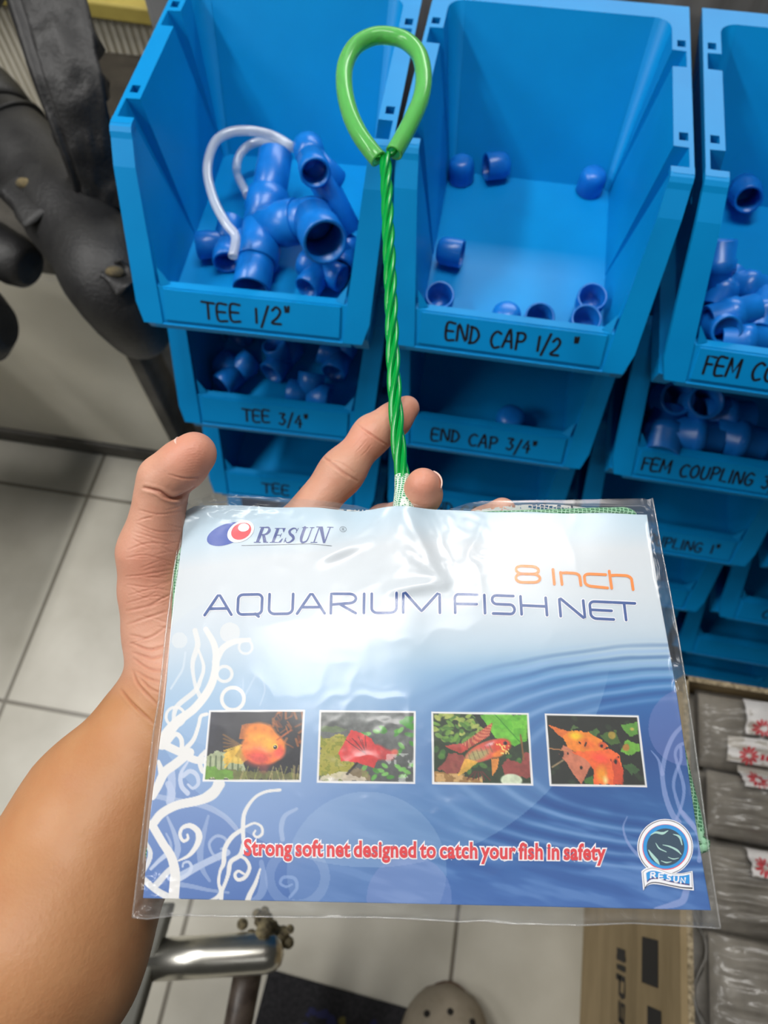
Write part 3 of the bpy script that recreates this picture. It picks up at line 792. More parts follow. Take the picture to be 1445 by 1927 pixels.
# beige clog
clogm = noise_tint(mat('beige_clog_foam', (0.26, 0.22, 0.16), 0.75), (0.23, 0.195, 0.14), (0.30, 0.255, 0.19), 30, 3)
holem = mat('clog_hole_shade', (0.012, 0.01, 0.008), 0.9)
tip = at_z(852, 1856, .050)
def clog():
    root = empty('clog_shoe', (tip.x, tip.y - .13, 0))
    tag(root, 'beige foam clog with round holes at the bottom edge of the photo', 'shoe')
    bm = bmesh.new(); rings = []
    W = .066
    for i in range(25):
        t = i / 24; y = .13 - .28 * t
        hw = W * (1 - (1 - min(t / .32, 1)) ** 2.4) ** .5 if t < .32 else W * (1 - .18 * ((t - .32) / .68)) * (1 if t < .9 else (1 - ((t - .9) / .1) ** 2 * .5))
        ht = .012 + .060 * (1 - (1 - min(t / .40, 1)) ** 2) ** .5 if t < .42 else .072 - .03 * (t - .42)
        hw = max(hw, .002)
        ring = []
        for k in range(24):
            a = 2 * math.pi * k / 24; cx_, sx = math.cos(a), math.sin(a)
            px = hw * (abs(cx_) ** .8) * (1 if cx_ > 0 else -1)
            pz = .014 + (ht - .014) * sx ** .85 if sx > 0 else .014 - .014 * (abs(sx) ** .5)
            ring.append(Vector((px, y, pz)))
        rings.append(ring)
    loft(bm, rings)
    o = bm_obj('upper', bm, clogm, root)
    # holes: closed dark plugs in the upper, hole shade put into their colour
    for hx, hy in [(-.032, .092), (0, .100), (.032, .093), (-.018, .045), (.016, .046), (-.036, .040), (.036, .040), (0, .018)]:
        hz = .0
        t = (.13 - hy) / .28
        ht = .012 + .060 * (1 - (1 - min(t / .40, 1)) ** 2) ** .5 if t < .42 else .072 - .03 * (t - .42)
        hw = W * (1 - (1 - min(t / .32, 1)) ** 2.4) ** .5 if t < .32 else W
        c_ = min(.999, abs(hx) / hw) ** 1.25
        hz = .014 + (ht - .014) * math.sqrt(max(0, 1 - c_ * c_)) ** .85
        nv = Vector((hx * 8, .5 if hy > .05 else .25, 1)).normalized()
        bmh = bmesh.new(); add_lathe(bmh, [(0, -.004), (.0045, -.004), (.0045, .0006), (0, .0006)], axis_mtx((hx, hy, hz), nv), 16, closed=False)
        bm_obj('vent_hole', bmh, holem, o)
    bm = bmesh.new(); rings = []
    for i in range(2): pass
    ring = []
    add_lathe(bm, [(.93, 0), (1.0, 0), (1.0, .011), (.93, .011)], Matrix.Translation((0, 0, .004)), 40)
    for v in bm.verts:
        v.co.x *= .0675; y = v.co.y; v.co.y = y * .139 - .008
    bm_obj('sole_band', bm, noise_tint(mat('clog_sole', (0.13, .08, .05), .8), (.10, .06, .04), (.17, .11, .07), 20, 3), root)
clog()

# ------------------------------------------------------------------ cardboard box with film packets
card_b = noise_tint(mat('brown_cardboard', (0.34, 0.25, 0.13), 0.85), (0.29, 0.215, 0.11), (0.38, 0.285, 0.155), 7, 4, stretch=(1, 1, 6))
card_e = noise_tint(mat('cardboard_edge', (0.38, 0.30, 0.18), 0.9), (0.18, 0.14, 0.08), (0.48, 0.39, 0.25), 220, 2)
cink = mat('box_print', (0.028, 0.026, 0.024), 0.8)
ZX = .42
xw = at_z(1293, 1800, ZX).x; yb = at_z(1330, 1279, ZX).y
XB1, YB0 = xw + .42, -.86
broot = empty('cardboard_box', ((xw + XB1) / 2, (yb + YB0) / 2, 0))
tag(broot, 'open brown cardboard box full of clear film packets at the lower right', 'box')
def badd(bm, name, m, **k):
    bmesh.ops.translate(bm, vec=-broot.location, verts=bm.verts); return bm_obj(name, bm, m, broot, **k)
bm = bmesh.new(); T = .005
add_box(bm, xw, XB1, yb - T, yb, 0, ZX); badd(bm, 'back_wall', card_b)
bm = bmesh.new(); add_box(bm, xw, XB1, YB0, YB0 + T, 0, ZX); badd(bm, 'front_wall', card_b)
bm = bmesh.new(); add_box(bm, XB1 - T, XB1, YB0 + T, yb - T, 0, ZX); badd(bm, 'right_wall', card_b)
bm = bmesh.new(); add_box(bm, xw + T, XB1 - T, YB0 + T, yb - T, 0, T); badd(bm, 'bottom', card_b)
bm = bmesh.new(); add_box(bm, xw, xw + T, YB0 + T, yb - T, 0, ZX)
# vertical print on the left wall, read from the bottom up
def wall_rect(y0, y1, z0, z1, m=1, off=.0006):
    f = bm.faces.new([bm.verts.new((xw - off, y, z)) for y, z in ((y0, z0), (y1, z0), (y1, z1), (y0, z1))]); f.material_index = m
GB = {'l': [[(0, 0), (0, 1)]], 'i': [[(0, 0), (0, .65)], [(0, .85), (0, .95)]], 'b': [[(0, 1), (0, 0), (.5, 0), (.55, .3), (.5, .62), (0, .62)]], 'a': [[(0, .62), (.5, .62), (.5, 0), (0, 0), (0, .34), (.5, .34)]]}
def wall_text(yc, zc, h, n, seed):
    rd = random.Random(seed); y = yc
    for i in range(n):
        kind = ['l', 'i', 'b', 'a', 'b', 'a', 'l', 'a'][i % 8]
        for stx in GB[kind]:
            add_ribbon2(bm, [(y - a * h, b_ * h) for a, b_ in stx], h * .2, lambda a, b_: Vector((xw - .0007, a, zc - b_)), 1)
        y -= h * (.32 if kind in 'li' else .8)
zt = .195
pt = at_z(1160, 1795, 0)
def wz(u, w):
    d = ray(u, w); t = (xw - CW[0]) / d[0]; return Vector(CW + d * t)
p0 = wz(1168, 1802); p1 = wz(1186, 1925)
wall_text(p0.y, p0.z + .02, .034, 12, 3)
wall_rect(p0.y - .004, p0.y + .010, p0.z - .016, p0.z + .020)
badd(bm, 'left_wall', (card_b, cink), recalc=False)
bm = bmesh.new()
x = YB0
for xx0, xx1, yy0, yy1 in ((xw - .0004, xw + T + .0004, YB0, yb), (xw, XB1, yb - T - .0004, yb + .0004)):
    add_box(bm, xx0, xx1, yy0, yy1, ZX - .0005, ZX + .002)
badd(bm, 'torn_rim', card_e)
# flap folded down over the outside of the left wall
bm = bmesh.new()
f_in, f_out = xw - .004, xw - .022
zl = ZX - .088
add_hexa(bm, [Vector((f_out, YB0 + .02, zl)), Vector((f_out + .005, YB0 + .02, zl)), Vector((f_out + .005, yb - .02, zl)), Vector((f_out, yb - .02, zl)),
              Vector((f_in - .003, YB0 + .02, ZX + .001)), Vector((f_in + .004, YB0 + .02, ZX + .001)), Vector((f_in + .004, yb - .02, ZX + .001)), Vector((f_in - .003, yb - .02, ZX + .001))])
def flap_rect(u0, w0, u1, w1, m=1):
    def on(u, w):
        d = ray(u, w); n = Vector((-(ZX - zl), 0, (f_in - .003) - f_out)).normalized(); q_ = Vector((f_out, 0, zl)) + n * .0008
        t = n.dot(q_ - Vector(CW)) / n.dot(Vector(d)); return Vector(CW) + Vector(d) * t
    A_, B_ = on(u0, w0), on(u1, w1)
    C_, D_ = Vector((B_.x, A_.y, B_.z)), Vector((A_.x, B_.y, A_.z))
    f = bm.faces.new([bm.verts.new(p) for p in (A_, C_, B_, D_)]); f.material_index = m
flap_rect(1208, 1762, 1238, 1860); flap_rect(1218, 1892, 1244, 1990)
badd(bm, 'flap', (card_b, cink), recalc=False)

film_b = film_mat('packet_film', (0.84, 0.82, 0.78), 0.20, .55, milky=0.12, milk=(0.45, 0.43, 0.40), bump=.25, bscale=40)
clearf = film_mat('loose_film', (0.93, 0.93, 0.92), 0.08, 1.3, milky=0.22, milk=(.75, .77, .78), bump=.5, bscale=50)
fill = noise_tint(mat('packed_goods', (0.27, 0.25, 0.225), 0.6), (0.15, 0.14, 0.125), (0.40, 0.38, 0.345), 12, 5, bump=.5, bscale=30)
white_p = noise_tint(mat('white_print', (0.72, 0.70, 0.68), 0.5), (0.66, 0.64, 0.62), (0.76, 0.74, 0.72), 30, 3)
red_p = mat('red_flower_print', (0.62, 0.055, 0.07), 0.5)
def packet(cx_, cy_, cz_, lx, ly, rz, seed, label, strips, tilt=0.0):
    root = empty('film_packet', (cx_, cy_, cz_), rz)
    root.rotation_euler = (tilt, 0, rz)
    tag(root, label, 'packet', 'film packets in the cardboard box')
    n, m_ = 60, 60
    X, Y = np.meshgrid(np.linspace(-1, 1, n), np.linspace(-1, 1, m_), indexing='ij')
    dome = (1 - np.abs(X) ** 2.6) * (1 - np.abs(Y) ** 2.6)
    cr = np.abs(fbm(X * 2.6 + seed, Y * 2.6, seed, 4) - .5) * 2
    Zt = .026 * dome ** .6 + .016 * (0.6 - cr) * dome ** .4
    def hgt(x, y):
        i = int(np.clip((x + 1) / 2 * (n - 1), 0, n - 1)); j = int(np.clip((y + 1) / 2 * (m_ - 1), 0, m_ - 1)); return Zt[i, j]
    bm = bmesh.new()
    g = [[bm.verts.new((X[i, j] * lx, Y[i, j] * ly, Zt[i, j])) for j in range(m_)] for i in range(n)]
    for i in range(n - 1):
        for j in range(m_ - 1): bm.faces.new((g[i][j], g[i + 1][j], g[i + 1][j + 1], g[i][j + 1])).smooth = True
    fo = bm_obj('film', bm, film_b, root, recalc=True)
    bm = bmesh.new()
    g = [[bm.verts.new((X[i, j] * lx * .96, Y[i, j] * ly * .96, Zt[i, j] * .72 - .006 * (1 - dome[i, j]) - .002)) for j in range(m_)] for i in range(n)]
    for i in range(n - 1):
        for j in range(m_ - 1): bm.faces.new((g[i][j], g[i + 1][j], g[i + 1][j + 1], g[i][j + 1])).smooth = True
    bm_obj('goods', bm, fill, root, recalc=True)
    for (x0, x1, y0, y1, flowers) in strips:
        bm = bmesh.new(); k = 14
        def top(x, y, off): return Vector((x * lx, y * ly, hgt(x, y) + off))
        gg = [[bm.verts.new(top(x0 + (x1 - x0) * i / k, y0 + (y1 - y0) * j / k, .0014)) for j in range(k + 1)] for i in range(k + 1)]
        for i in range(k):
            for j in range(k): bm.faces.new((gg[i][j], gg[i + 1][j], gg[i + 1][j + 1], gg[i][j + 1])).smooth = True
        for (fx, fy_, fr_) in flowers:
            for q_ in range(11):
                a = 2 * math.pi * q_ / 11
                pts = []
                for rr_, ww in ((.28, .05), (.62, .15), (1.0, .12), (1.08, 0), (1.0, -.12), (.62, -.15), (.28, -.05)):
                    ca, sa = math.cos(a), math.sin(a)
                    pts.append((fx + (rr_ * ca - ww * sa) * fr_ / lx, fy_ + (rr_ * sa + ww * ca) * fr_ / ly))
                f = bm.faces.new([bm.verts.new(top(x, y, .0026)) for x, y in pts]); f.material_index = 1
            # red lettering bar after the flower
            for q_ in range(4):
                bx = fx + (1.5 + q_ * .62) * fr_ / lx
                f = bm.faces.new([bm.verts.new(top(bx + sx * .22 * fr_ / lx, fy_ + sy * .30 * fr_ / ly, .0026)) for sx, sy in ((-1, -1), (1, -1), (1, 1), (-1, 1))]); f.material_index = 1
        bm_obj('printed_strip', bm, (white_p, red_p), fo, recalc=False)
    return root
def strips_px(cx_, cy_, lx, ly, items):
    """printed strips given where they show: (u0, u1, w0, w1, flower u, flower w)"""
    out = []
    for u0, u1, w0, w1, fu, fw in items:
        A_, B_ = at_z(u0, (w0 + w1) / 2, .425), at_z((u0 + u1) / 2, w0, .425); C_ = at_z((u0 + u1) / 2, w1, .425); D_ = at_z(u1, (w0 + w1) / 2, .425)
        F_ = at_z(fu, fw, .425)
        out.append(((A_.x - cx_) / lx, (D_.x - cx_) / lx, (C_.y - cy_) / ly, (B_.y - cy_) / ly, [((F_.x - cx_) / lx, (F_.y - cy_) / ly, .0092)]))
    return out
PK = [(.20, -.052, .400, .180, .044, .0, 3, 'clear film packet with two red flower prints at the very back of the cardboard box', [(1405, 1520, 1322, 1388, 1432, 1370), (1376, 1520, 1394, 1440, 1412, 1420)], .03),
      (.205, -.134, .402, .178, .036, -.01, 8, 'clear film packet with one red flower print, second from the back of the box', [(1404, 1520, 1448, 1490, 1430, 1468)], .02),
      (.20, -.215, .398, .180, .043, .01, 12, 'crumpled clear film packet with a cut-off red print, third from the back of the box', [(1420, 1520, 1600, 1655, 1444, 1630)], .02),
      (.205, -.310, .395, .178, .050, -.01, 17, 'crumpled unprinted film packet beside the lower right corner of the blue card', [], .0),
      (.20, -.412, .392, .180, .050, .01, 23, 'grey glinting film packet at the bottom right corner of the photo', [], .02)]
for dx_, dy_, z_, lx, ly, rz, sd, lab, items, ti in PK:
    cx_, cy_ = xw + dx_, yb + dy_
    packet(cx_, cy_, z_, lx, ly, rz, sd, lab, strips_px(cx_, cy_, lx, ly, items), ti)
bm = bmesh.new()
n = 40
g = []
for i in range(n):
    row = []
    for j in range(10):
        y = yb - .18 - .34 * i / (n - 1); s_ = j / 9
        wv = .006 * math.sin(i * .7) + .005 * vnoise(np.array(i * .6), np.array(j * .7), 3)
        row.append(bm.verts.new((xw + .007 + .020 * s_ + wv, y, ZX + .006 * math.sin(math.pi * s_) - .05 * s_ + .004)))
    g.append(row)
for i in range(n - 1):
    for j in range(9): bm.faces.new((g[i][j], g[i + 1][j], g[i + 1][j + 1], g[i][j + 1])).smooth = True
tag(bm_obj('loose_film', bm, clearf), 'strip of loose clear film tucked inside the left rim of the cardboard box', 'film')
bm = bmesh.new(); add_box(bm, xw + T + .002, XB1 - T - .002, YB0 + T + .002, yb - T - .002, T, .375)
tag(bm_obj('packed_goods', bm, fill), 'packed film goods filling the cardboard box below the top packets', 'goods', kind='stuff')

# ------------------------------------------------------------------ the person's hand and forearm
def surface_nets(F, org, h):
    S_ = F < 0
    nx, ny, nz = F.shape
    c = [S_[i:nx - 1 + i, j:ny - 1 + j, k:nz - 1 + k] for i in (0, 1) for j in (0, 1) for k in (0, 1)]
    s = np.zeros(c[0].shape, np.int8)
    for a in c: s += a
    act = (s > 0) & (s < 8)
    idx = np.argwhere(act)
    vid = -np.ones(act.shape, np.int32); vid[act] = np.arange(len(idx))
    acc = np.zeros((len(idx), 3)); cnt = np.zeros(len(idx))
    I, J, K_ = idx.T
    for (a, b) in [((0, 0, 0), (1, 0, 0)), ((0, 1, 0), (1, 1, 0)), ((0, 0, 1), (1, 0, 1)), ((0, 1, 1), (1, 1, 1)),
                   ((0, 0, 0), (0, 1, 0)), ((1, 0, 0), (1, 1, 0)), ((0, 0, 1), (0, 1, 1)), ((1, 0, 1), (1, 1, 1)),
                   ((0, 0, 0), (0, 0, 1)), ((1, 0, 0), (1, 0, 1)), ((0, 1, 0), (0, 1, 1)), ((1, 1, 0), (1, 1, 1))]:
        fa = F[I + a[0], J + a[1], K_ + a[2]]; fb = F[I + b[0], J + b[1], K_ + b[2]]
        m = (fa < 0) != (fb < 0)
        t = np.where(m, fa / np.where(m, fa - fb, 1), 0)
        p = np.array(a)[None] + (np.array(b) - np.array(a))[None] * t[:, None]
        acc[m] += p[m]; cnt[m] += 1
    V = (idx + acc / cnt[:, None]) * h + org
    quads = []
    for ax in range(3):
        A = S_; B = np.roll(S_, -1, ax)
        sl = [slice(1, -1)] * 3
        d = np.zeros_like(S_); 
        e = (A != B)
        e[tuple(slice(None) if k != ax else slice(-1, None) for k in range(3))] = False
        for k in range(3):
            if k != ax:
                e[tuple(slice(None) if q != k else slice(0, 1) for q in range(3))] = False
                e[tuple(slice(None) if q != k else slice(-1, None) for q in range(3))] = False
        E_ = np.argwhere(e)
        u, w = [(1, 2), (2, 0), (0, 1)][ax]
        du = np.zeros(3, int); du[u] = 1; dw = np.zeros(3, int); dw[w] = 1
        q = np.stack([vid[tuple((E_ - du - dw).T)], vid[tuple((E_ - dw).T)], vid[tuple(E_.T)], vid[tuple((E_ - du).T)]], 1)
        inside = S_[tuple(E_.T)]
        q[~inside] = q[~inside][:, ::-1]
        quads.append(q)
    Q = np.concatenate(quads)
    return V, Q[(Q >= 0).all(1)]

def build_person():
    h = .00105
    prims = []   # (a, b, ra, rb, k)
    def pt(u, w, d): return np.array(CW + ray(u, w) * d)
    def seg(pa, pb, ra, rb, k=.006): prims.append((pt(*pa), pt(*pb), ra, rb, k))
    # forearm and wrist
    seg((-275, 2235, .272), (60, 1790, .287), .0488, .0439, .010)
    seg((60, 1790, .287), (205, 1530, .318), .0439, .0366, .010)
    seg((205, 1530, .318), (318, 1365, .333), .0366, .0288, .012)
    seg((318, 1365, .333), (362, 1290, .336), .0288, .0267, .012)
    # heel of the hand and palm
    seg((362, 1290, .333), (470, 1180, .344), .0230, .0170, .012)
    seg((362, 1290, .330), (560, 1180, .348), .0210, .0165, .012)
    seg((362, 1300, .330), (640, 1230, .350), .0200, .0155, .012)
    W0 = (410, 1235, .338)
    mcp = {'i': (544, 1012, .348), 'm': (640, 1062, .353), 'r': (722, 1118, .356), 'p': (788, 1185, .357)}
    for f, r in (('i', .0125), ('m', .0125), ('r', .0118), ('p', .0108)): seg(W0, mcp[f], .0165, r, .010)
    # thenar and thumb
    seg((352, 1262, .336), (322, 1185, .338), .0230, .0210, .010)
    seg((322, 1185, .338), (298, 1110, .334), .0210, .0172, .008)
    seg((298, 1110, .334), (285, 1040, .328), .0172, .0146, .006)
    seg((285, 1040, .328), (303, 932, .321), .0146, .0114, .006)
    seg((303, 932, .321), (308, 902, .318), .0112, .0112, .003)
    seg((308, 902, .318), (342, 876, .315), .0106, .0107, .0035)
    seg((342, 876, .315), (366, 854, .3135), .0107, .0098, .004)
    seg((330, 1110, .344), (520, 1055, .350), .0125, .0110, .012)     # web of the thumb
    # index finger
    seg(mcp['i'], (643, 888, .359), .0116, .0102, .006)
    seg((643, 888, .359), (700, 818, .365), .0102, .0091, .008)
    seg((700, 818, .365), (741, 790, .3685), .0091, .0086, .007)
    seg((741, 790, .3685), (766, 768, .3705), .0085, .0066, .005)
    # middle finger curls up beside the handle
    seg(mcp['m'], (722, 985, .379), .0112, .0100, .006)
    seg((722, 985, .379), (775, 968, .356), .0098, .0090, .004)
    seg((775, 968, .356), (794, 930, .3355), .0090, .0094, .004)
    seg((794, 930, .3355), (796, 912, .3305), .0094, .0080, .003)
    # ring finger
    seg(mcp['r'], (845, 1020, .380), .0106, .0094, .006)
    seg((845, 1020, .380), (910, 985, .362), .0092, .0082, .004)
    seg((910, 985, .362), (945, 963, .352), .0082, .0072, .004)
    # little finger stays below the card
    seg(mcp['p'], (890, 1100, .375), .0094, .0082, .006)
    seg((890, 1100, .375), (935, 1060, .370), .0080, .0070, .004)
    seg((935, 1060, .370), (960, 1035, .366), .0070, .0062, .004)
    lo = np.min([np.minimum(p[0] - p[2], p[1] - p[3]) for p in prims], 0) - .012
    hi = np.max([np.maximum(p[0] + p[2], p[1] + p[3]) for p in prims], 0) + .012
    n = np.ceil((hi - lo) / h).astype(int)
    F = np.full(n, .05, np.float32)
    for a, b, ra, rb, k in prims:
        p0 = np.minimum(a - ra, b - rb) - .014; p1 = np.maximum(a + ra, b + rb) + .014
        i0 = np.clip(((p0 - lo) / h).astype(int), 0, n); i1 = np.clip(((p1 - lo) / h).astype(int) + 1, 0, n)
        g = np.ogrid[i0[0]:i1[0], i0[1]:i1[1], i0[2]:i1[2]]
        X, Y, Z = [(g[q] * h + lo[q]).astype(np.float32) for q in range(3)]
        ab = b - a; L2 = ab @ ab
        t = np.clip(((X - a[0]) * ab[0] + (Y - a[1]) * ab[1] + (Z - a[2]) * ab[2]) / L2, 0, 1)
        d = np.sqrt((X - a[0] - t * ab[0]) ** 2 + (Y - a[1] - t * ab[1]) ** 2 + (Z - a[2] - t * ab[2]) ** 2) - (ra + (rb - ra) * t)
        sl = tuple(slice(i0[q], i1[q]) for q in range(3))
        f = F[sl]
        hh = np.clip(.5 + .5 * (f - d) / k, 0, 1)
        F[sl] = f + (d - f) * hh - k * hh * (1 - hh)
    V, Q = surface_nets(F, lo, h)
    me = bpy.data.meshes.new('skin')
    me.from_pydata(V.tolist(), [], Q.tolist()); me.update()
    o = new_obj('person', me)
    m = o.modifiers.new('relax', 'SMOOTH'); m.factor = .5; m.iterations = 4
    m = o.modifiers.new('fine', 'SUBSURF'); m.levels = 1; m.render_levels = 1
    bake(o); me = o.data
    nv = len(me.vertices)
    co = np.empty(nv * 3); me.vertices.foreach_get('co', co); co = co.reshape(-1, 3)
    no = np.empty(nv * 3); me.vertex_normals.foreach_get('vector', no); no = no.reshape(-1, 3)
    U, Wp, D = to_px(co)
    toward = ((CW - co) / np.linalg.norm(CW - co, axis=1)[:, None] * no).sum(1)
    face = np.clip(toward * 2.5, 0, 1)
    disp = np.zeros(nv)
    def crease(pts, depth, w, side=0.0, dmin=.30, dmax=.40):
        P = np.array(spline(pts, 6)); depth *= .72; w *= .72
        x0, y0 = P.min(0) - 5 * w; x1, y1 = P.max(0) + 5 * w
        sel = np.where((U > x0) & (U < x1) & (Wp > y0) & (Wp < y1) & (toward > 0))[0]
        if not len(sel): return
        d = np.full(len(sel), 1e9); tpar = np.zeros(len(sel))
        for i in range(len(P) - 1):
            a, b = P[i], P[i + 1]; ab = b - a
            t = np.clip(((U[sel] - a[0]) * ab[0] + (Wp[sel] - a[1]) * ab[1]) / (ab @ ab + 1e-9), 0, 1)
            dd = np.hypot(U[sel] - a[0] - t * ab[0], Wp[sel] - a[1] - t * ab[1])
            better = dd < d; d = np.where(better, dd, d); tpar = np.where(better, (i + t) / (len(P) - 1), tpar)
        env = np.sin(np.pi * np.clip(tpar * .9 + .05, 0, 1)) ** .5
        disp[sel] += env * face[sel] * (-depth * np.exp(-(d / w) ** 2) + depth * .35 * np.exp(-((d - 2.2 * w) / (1.3 * w)) ** 2))
    # thumb joint folds
    crease([(272, 918), (300, 925), (325, 938), (352, 928), (366, 918)], .0016, 4.0)
    crease([(288, 922), (310, 936), (340, 942)], .0007, 2.5)
    crease([(318, 893), (345, 900), (372, 900)], .0004, 2.5)
    for pts in ([(262, 960), (300, 968), (345, 962)], [(255, 985), (295, 1000), (340, 1000)], [(250, 1000), (290, 1012), (330, 1022)],
                [(240, 1035), (280, 1022), (330, 1026)], [(238, 1050), (275, 1045), (330, 1060)], [(236, 1085), (270, 1082), (325, 1072)],
                [(240, 1100), (285, 1105), (325, 1090)], [(242, 1120), (290, 1108), (320, 1112)], [(238, 1135), (290, 1122), (318, 1128)]):
        crease(pts, .00032, 2.2)
    # palm lines towards the wrist
    for k, pts in enumerate(([(238, 1150), (280, 1140), (316, 1120)], [(240, 1175), (285, 1160), (315, 1150)], [(245, 1195), (280, 1200), (312, 1180)],
                [(246, 1210), (280, 1222), (310, 1216)], [(250, 1228), (285, 1238), (310, 1232)], [(252, 1240), (280, 1258), (308, 1262)],
                [(255, 1262), (278, 1276), (305, 1285)], [(262, 1275), (282, 1295), (304, 1305)])):
        crease(pts, .00055 if k > 2 else .0004, 3.0)
    crease([(228, 1298), (250, 1325), (290, 1362)], .0008, 3.5)
    crease([(250, 1262), (262, 1290), (300, 1330)], .0006, 3.5)
    rl = random.Random(12)
    for k in range(46):
        x = rl.uniform(238, 318); y = rl.uniform(950, 1270); an = rl.choice([-.35, -.2, .1, .35]) + rl.uniform(-.2, .2); ll = rl.uniform(18, 44)
        crease([(x, y), (x + ll * .5, y + ll * .5 * math.sin(an) + rl.uniform(-2, 2)), (x + ll, y + ll * math.sin(an))], rl.uniform(.00012, .0003), rl.uniform(1.6, 2.4))
    for k in range(14):
        y = 822 + k * 5.5; crease([(352 - k * 1.5, y + 4), (372, y), (396 - k * .8, y + 6)], .00008, 1.4)
    # index finger folds
    crease([(672, 798), (690, 812), (712, 828), (728, 838)], .00055, 2.4); crease([(680, 806), (700, 818), (722, 833)], .0003, 2.0)
    crease([(606, 858), (625, 872), (648, 890), (672, 905)], .0007, 2.6); crease([(615, 870), (632, 882), (655, 900)], .0005, 2.6)
    crease([(610, 865), (640, 870), (668, 890)], .0003, 2.0)
    for s_ in (0, 8, 17): crease([(662 + s_, 842 + s_), (672 + s_, 832 + s_), (682 + s_, 820 + s_)], .00018, 1.6)
    disp += (fbm(U / 9, Wp / 9, 31, 3) - .5) * .00010 * face
    co = co + no * disp[:, None]
    me.vertices.foreach_set('co', co.ravel()); me.update()
    smooth(me)
    # skin tone: tanned forearm, pinker palm side and finger pads
    palm = np.clip((1330 - Wp) / 90 + (U - 260) / 400, 0, 1)
    pad = np.zeros(nv)
    for a, r in ((pt(366, 858, .309), .013), (pt(797, 912, .325), .011), (pt(755, 778, .364), .013), (pt(690, 826, .357), .010), (pt(312, 1075, .310), .020)):
        pad = np.maximum(pad, np.exp(-(np.linalg.norm(co - a, axis=1) / r) ** 2))
    mott = fbm(co[:, 0] * 90, co[:, 1] * 90 + co[:, 2] * 60, 5, 4) - .5
    tan = np.array(lin((182, 130, 90))); pink = np.array(lin((206, 154, 130))); red = np.array(lin((210, 140, 118)))
    c = tan + (pink - tan) * palm[:, None]
    c = c + (red - c) * (pad * .75)[:, None]
    c = np.clip(c * (1 + mott[:, None] * np.array([.10, .22, .26])), 0, 1)
    # crease shade painted into the skin colour, darker and redder in the folds
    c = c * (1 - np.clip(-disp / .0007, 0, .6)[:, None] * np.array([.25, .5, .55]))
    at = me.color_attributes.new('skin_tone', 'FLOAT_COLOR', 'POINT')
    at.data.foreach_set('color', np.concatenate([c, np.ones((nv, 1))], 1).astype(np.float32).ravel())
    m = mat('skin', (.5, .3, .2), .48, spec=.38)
    N, L, b = nodes(m)
    va = N.new('ShaderNodeVertexColor'); va.layer_name = 'skin_tone'
    L.new(va.outputs['Color'], b.inputs['Base Color'])
    b.inputs['Subsurface Weight'].default_value = .12; b.inputs['Subsurface Radius'].default_value = (1, .35, .2); b.inputs['Subsurface Scale'].default_value = .004
    tc = N.new('ShaderNodeTexCoord'); vo = N.new('ShaderNodeTexVoronoi'); vo.inputs['Scale'].default_value = 900
    nz = N.new('ShaderNodeTexNoise'); nz.inputs['Scale'].default_value = 420; nz.inputs['Detail'].default_value = 4
    L.new(tc.outputs['Object'], vo.inputs['Vector']); L.new(tc.outputs['Object'], nz.inputs['Vector'])
    ad = N.new('ShaderNodeMath'); ad.operation = 'ADD'; L.new(vo.outputs['Distance'], ad.inputs[0]); L.new(nz.outputs['Fac'], ad.inputs[1])
    bp = N.new('ShaderNodeBump'); bp.inputs['Strength'].default_value = .09; bp.inputs['Distance'].default_value = .0006
    L.new(ad.outputs[0], bp.inputs['Height']); L.new(bp.outputs['Normal'], b.inputs['Normal'])
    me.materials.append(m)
    tag(o, 'person reaching in from the lower left, palm up, holding the packet from below', 'person')
    # finger nails
    nm = mat('nail', lin((232, 196, 182)), .28, spec=.5)
    def nail(c, axis, out, ln, wd_, R):
        """curved plate at c, long along axis, facing out"""
        a = np.array(axis) / np.linalg.norm(axis); q = np.array(out) - a * (np.array(out) @ a); q /= np.linalg.norm(q); s_ = np.cross(a, q)
        bm = bmesh.new(); n = 10; g = []
        for i in range(n + 1):
            t = i / n * 2 - 1; row = []
            for j in range(n + 1):
                k = j / n * 2 - 1
                ww = wd_ / 2 * (1 - .10 * max(t, 0) ** 3 - .25 * max(-t, 0) ** 4)
                th = k * ww / R
                row.append(bm.verts.new(np.array(c) + a * (t * ln / 2 * (1 - .12 * k * k)) + s_ * R * math.sin(th) + q * (R * math.cos(th) - R - .0011 * max(t, 0) ** 2 * 0)))
            g.append(row)
        for i in range(n):
            for j in range(n): bm.faces.new((g[i][j], g[i + 1][j], g[i + 1][j + 1], g[i][j + 1])).smooth = True
        no_ = bm_obj('fingernail', bm, nm, o)
        md = no_.modifiers.new('thick', 'SOLIDIFY'); md.thickness = .0007; md.offset = 0
        return no_
    ta = pt(366, 854, .3135) - pt(342, 876, .315)
    tout = (pt(322, 838, .3100) - pt(352, 868, .3145))
    tc_ = pt(339, 877, .3153); tq = tout - ta * (tout @ ta) / (ta @ ta); tq /= np.linalg.norm(tq)
    nail(tc_ + tq * .0099 + ta / np.linalg.norm(ta) * .001, ta, tout, .0150, .0150, .0090)
    ma = pt(797, 905, .329) - pt(790, 935, .340); mo = pt(835, 915, .338) - pt(796, 920, .333)
    mq = mo - ma * (mo @ ma) / (ma @ ma); mq /= np.linalg.norm(mq)
    nail(pt(796, 920, .3325) + mq * .0081, ma, mo, .0125, .0115, .0078)
    ia = pt(766, 768, .3705) - pt(741, 790, .3685); io = pt(756, 776, .40) - pt(756, 776, .37)
    iq = io - ia * (io @ ia) / (ia @ ia); iq /= np.linalg.norm(iq)
    nail(pt(757, 776, .3698) + iq * .0072, ia, io, .0115, .0100, .0070)
    return o
PERSON = build_person()

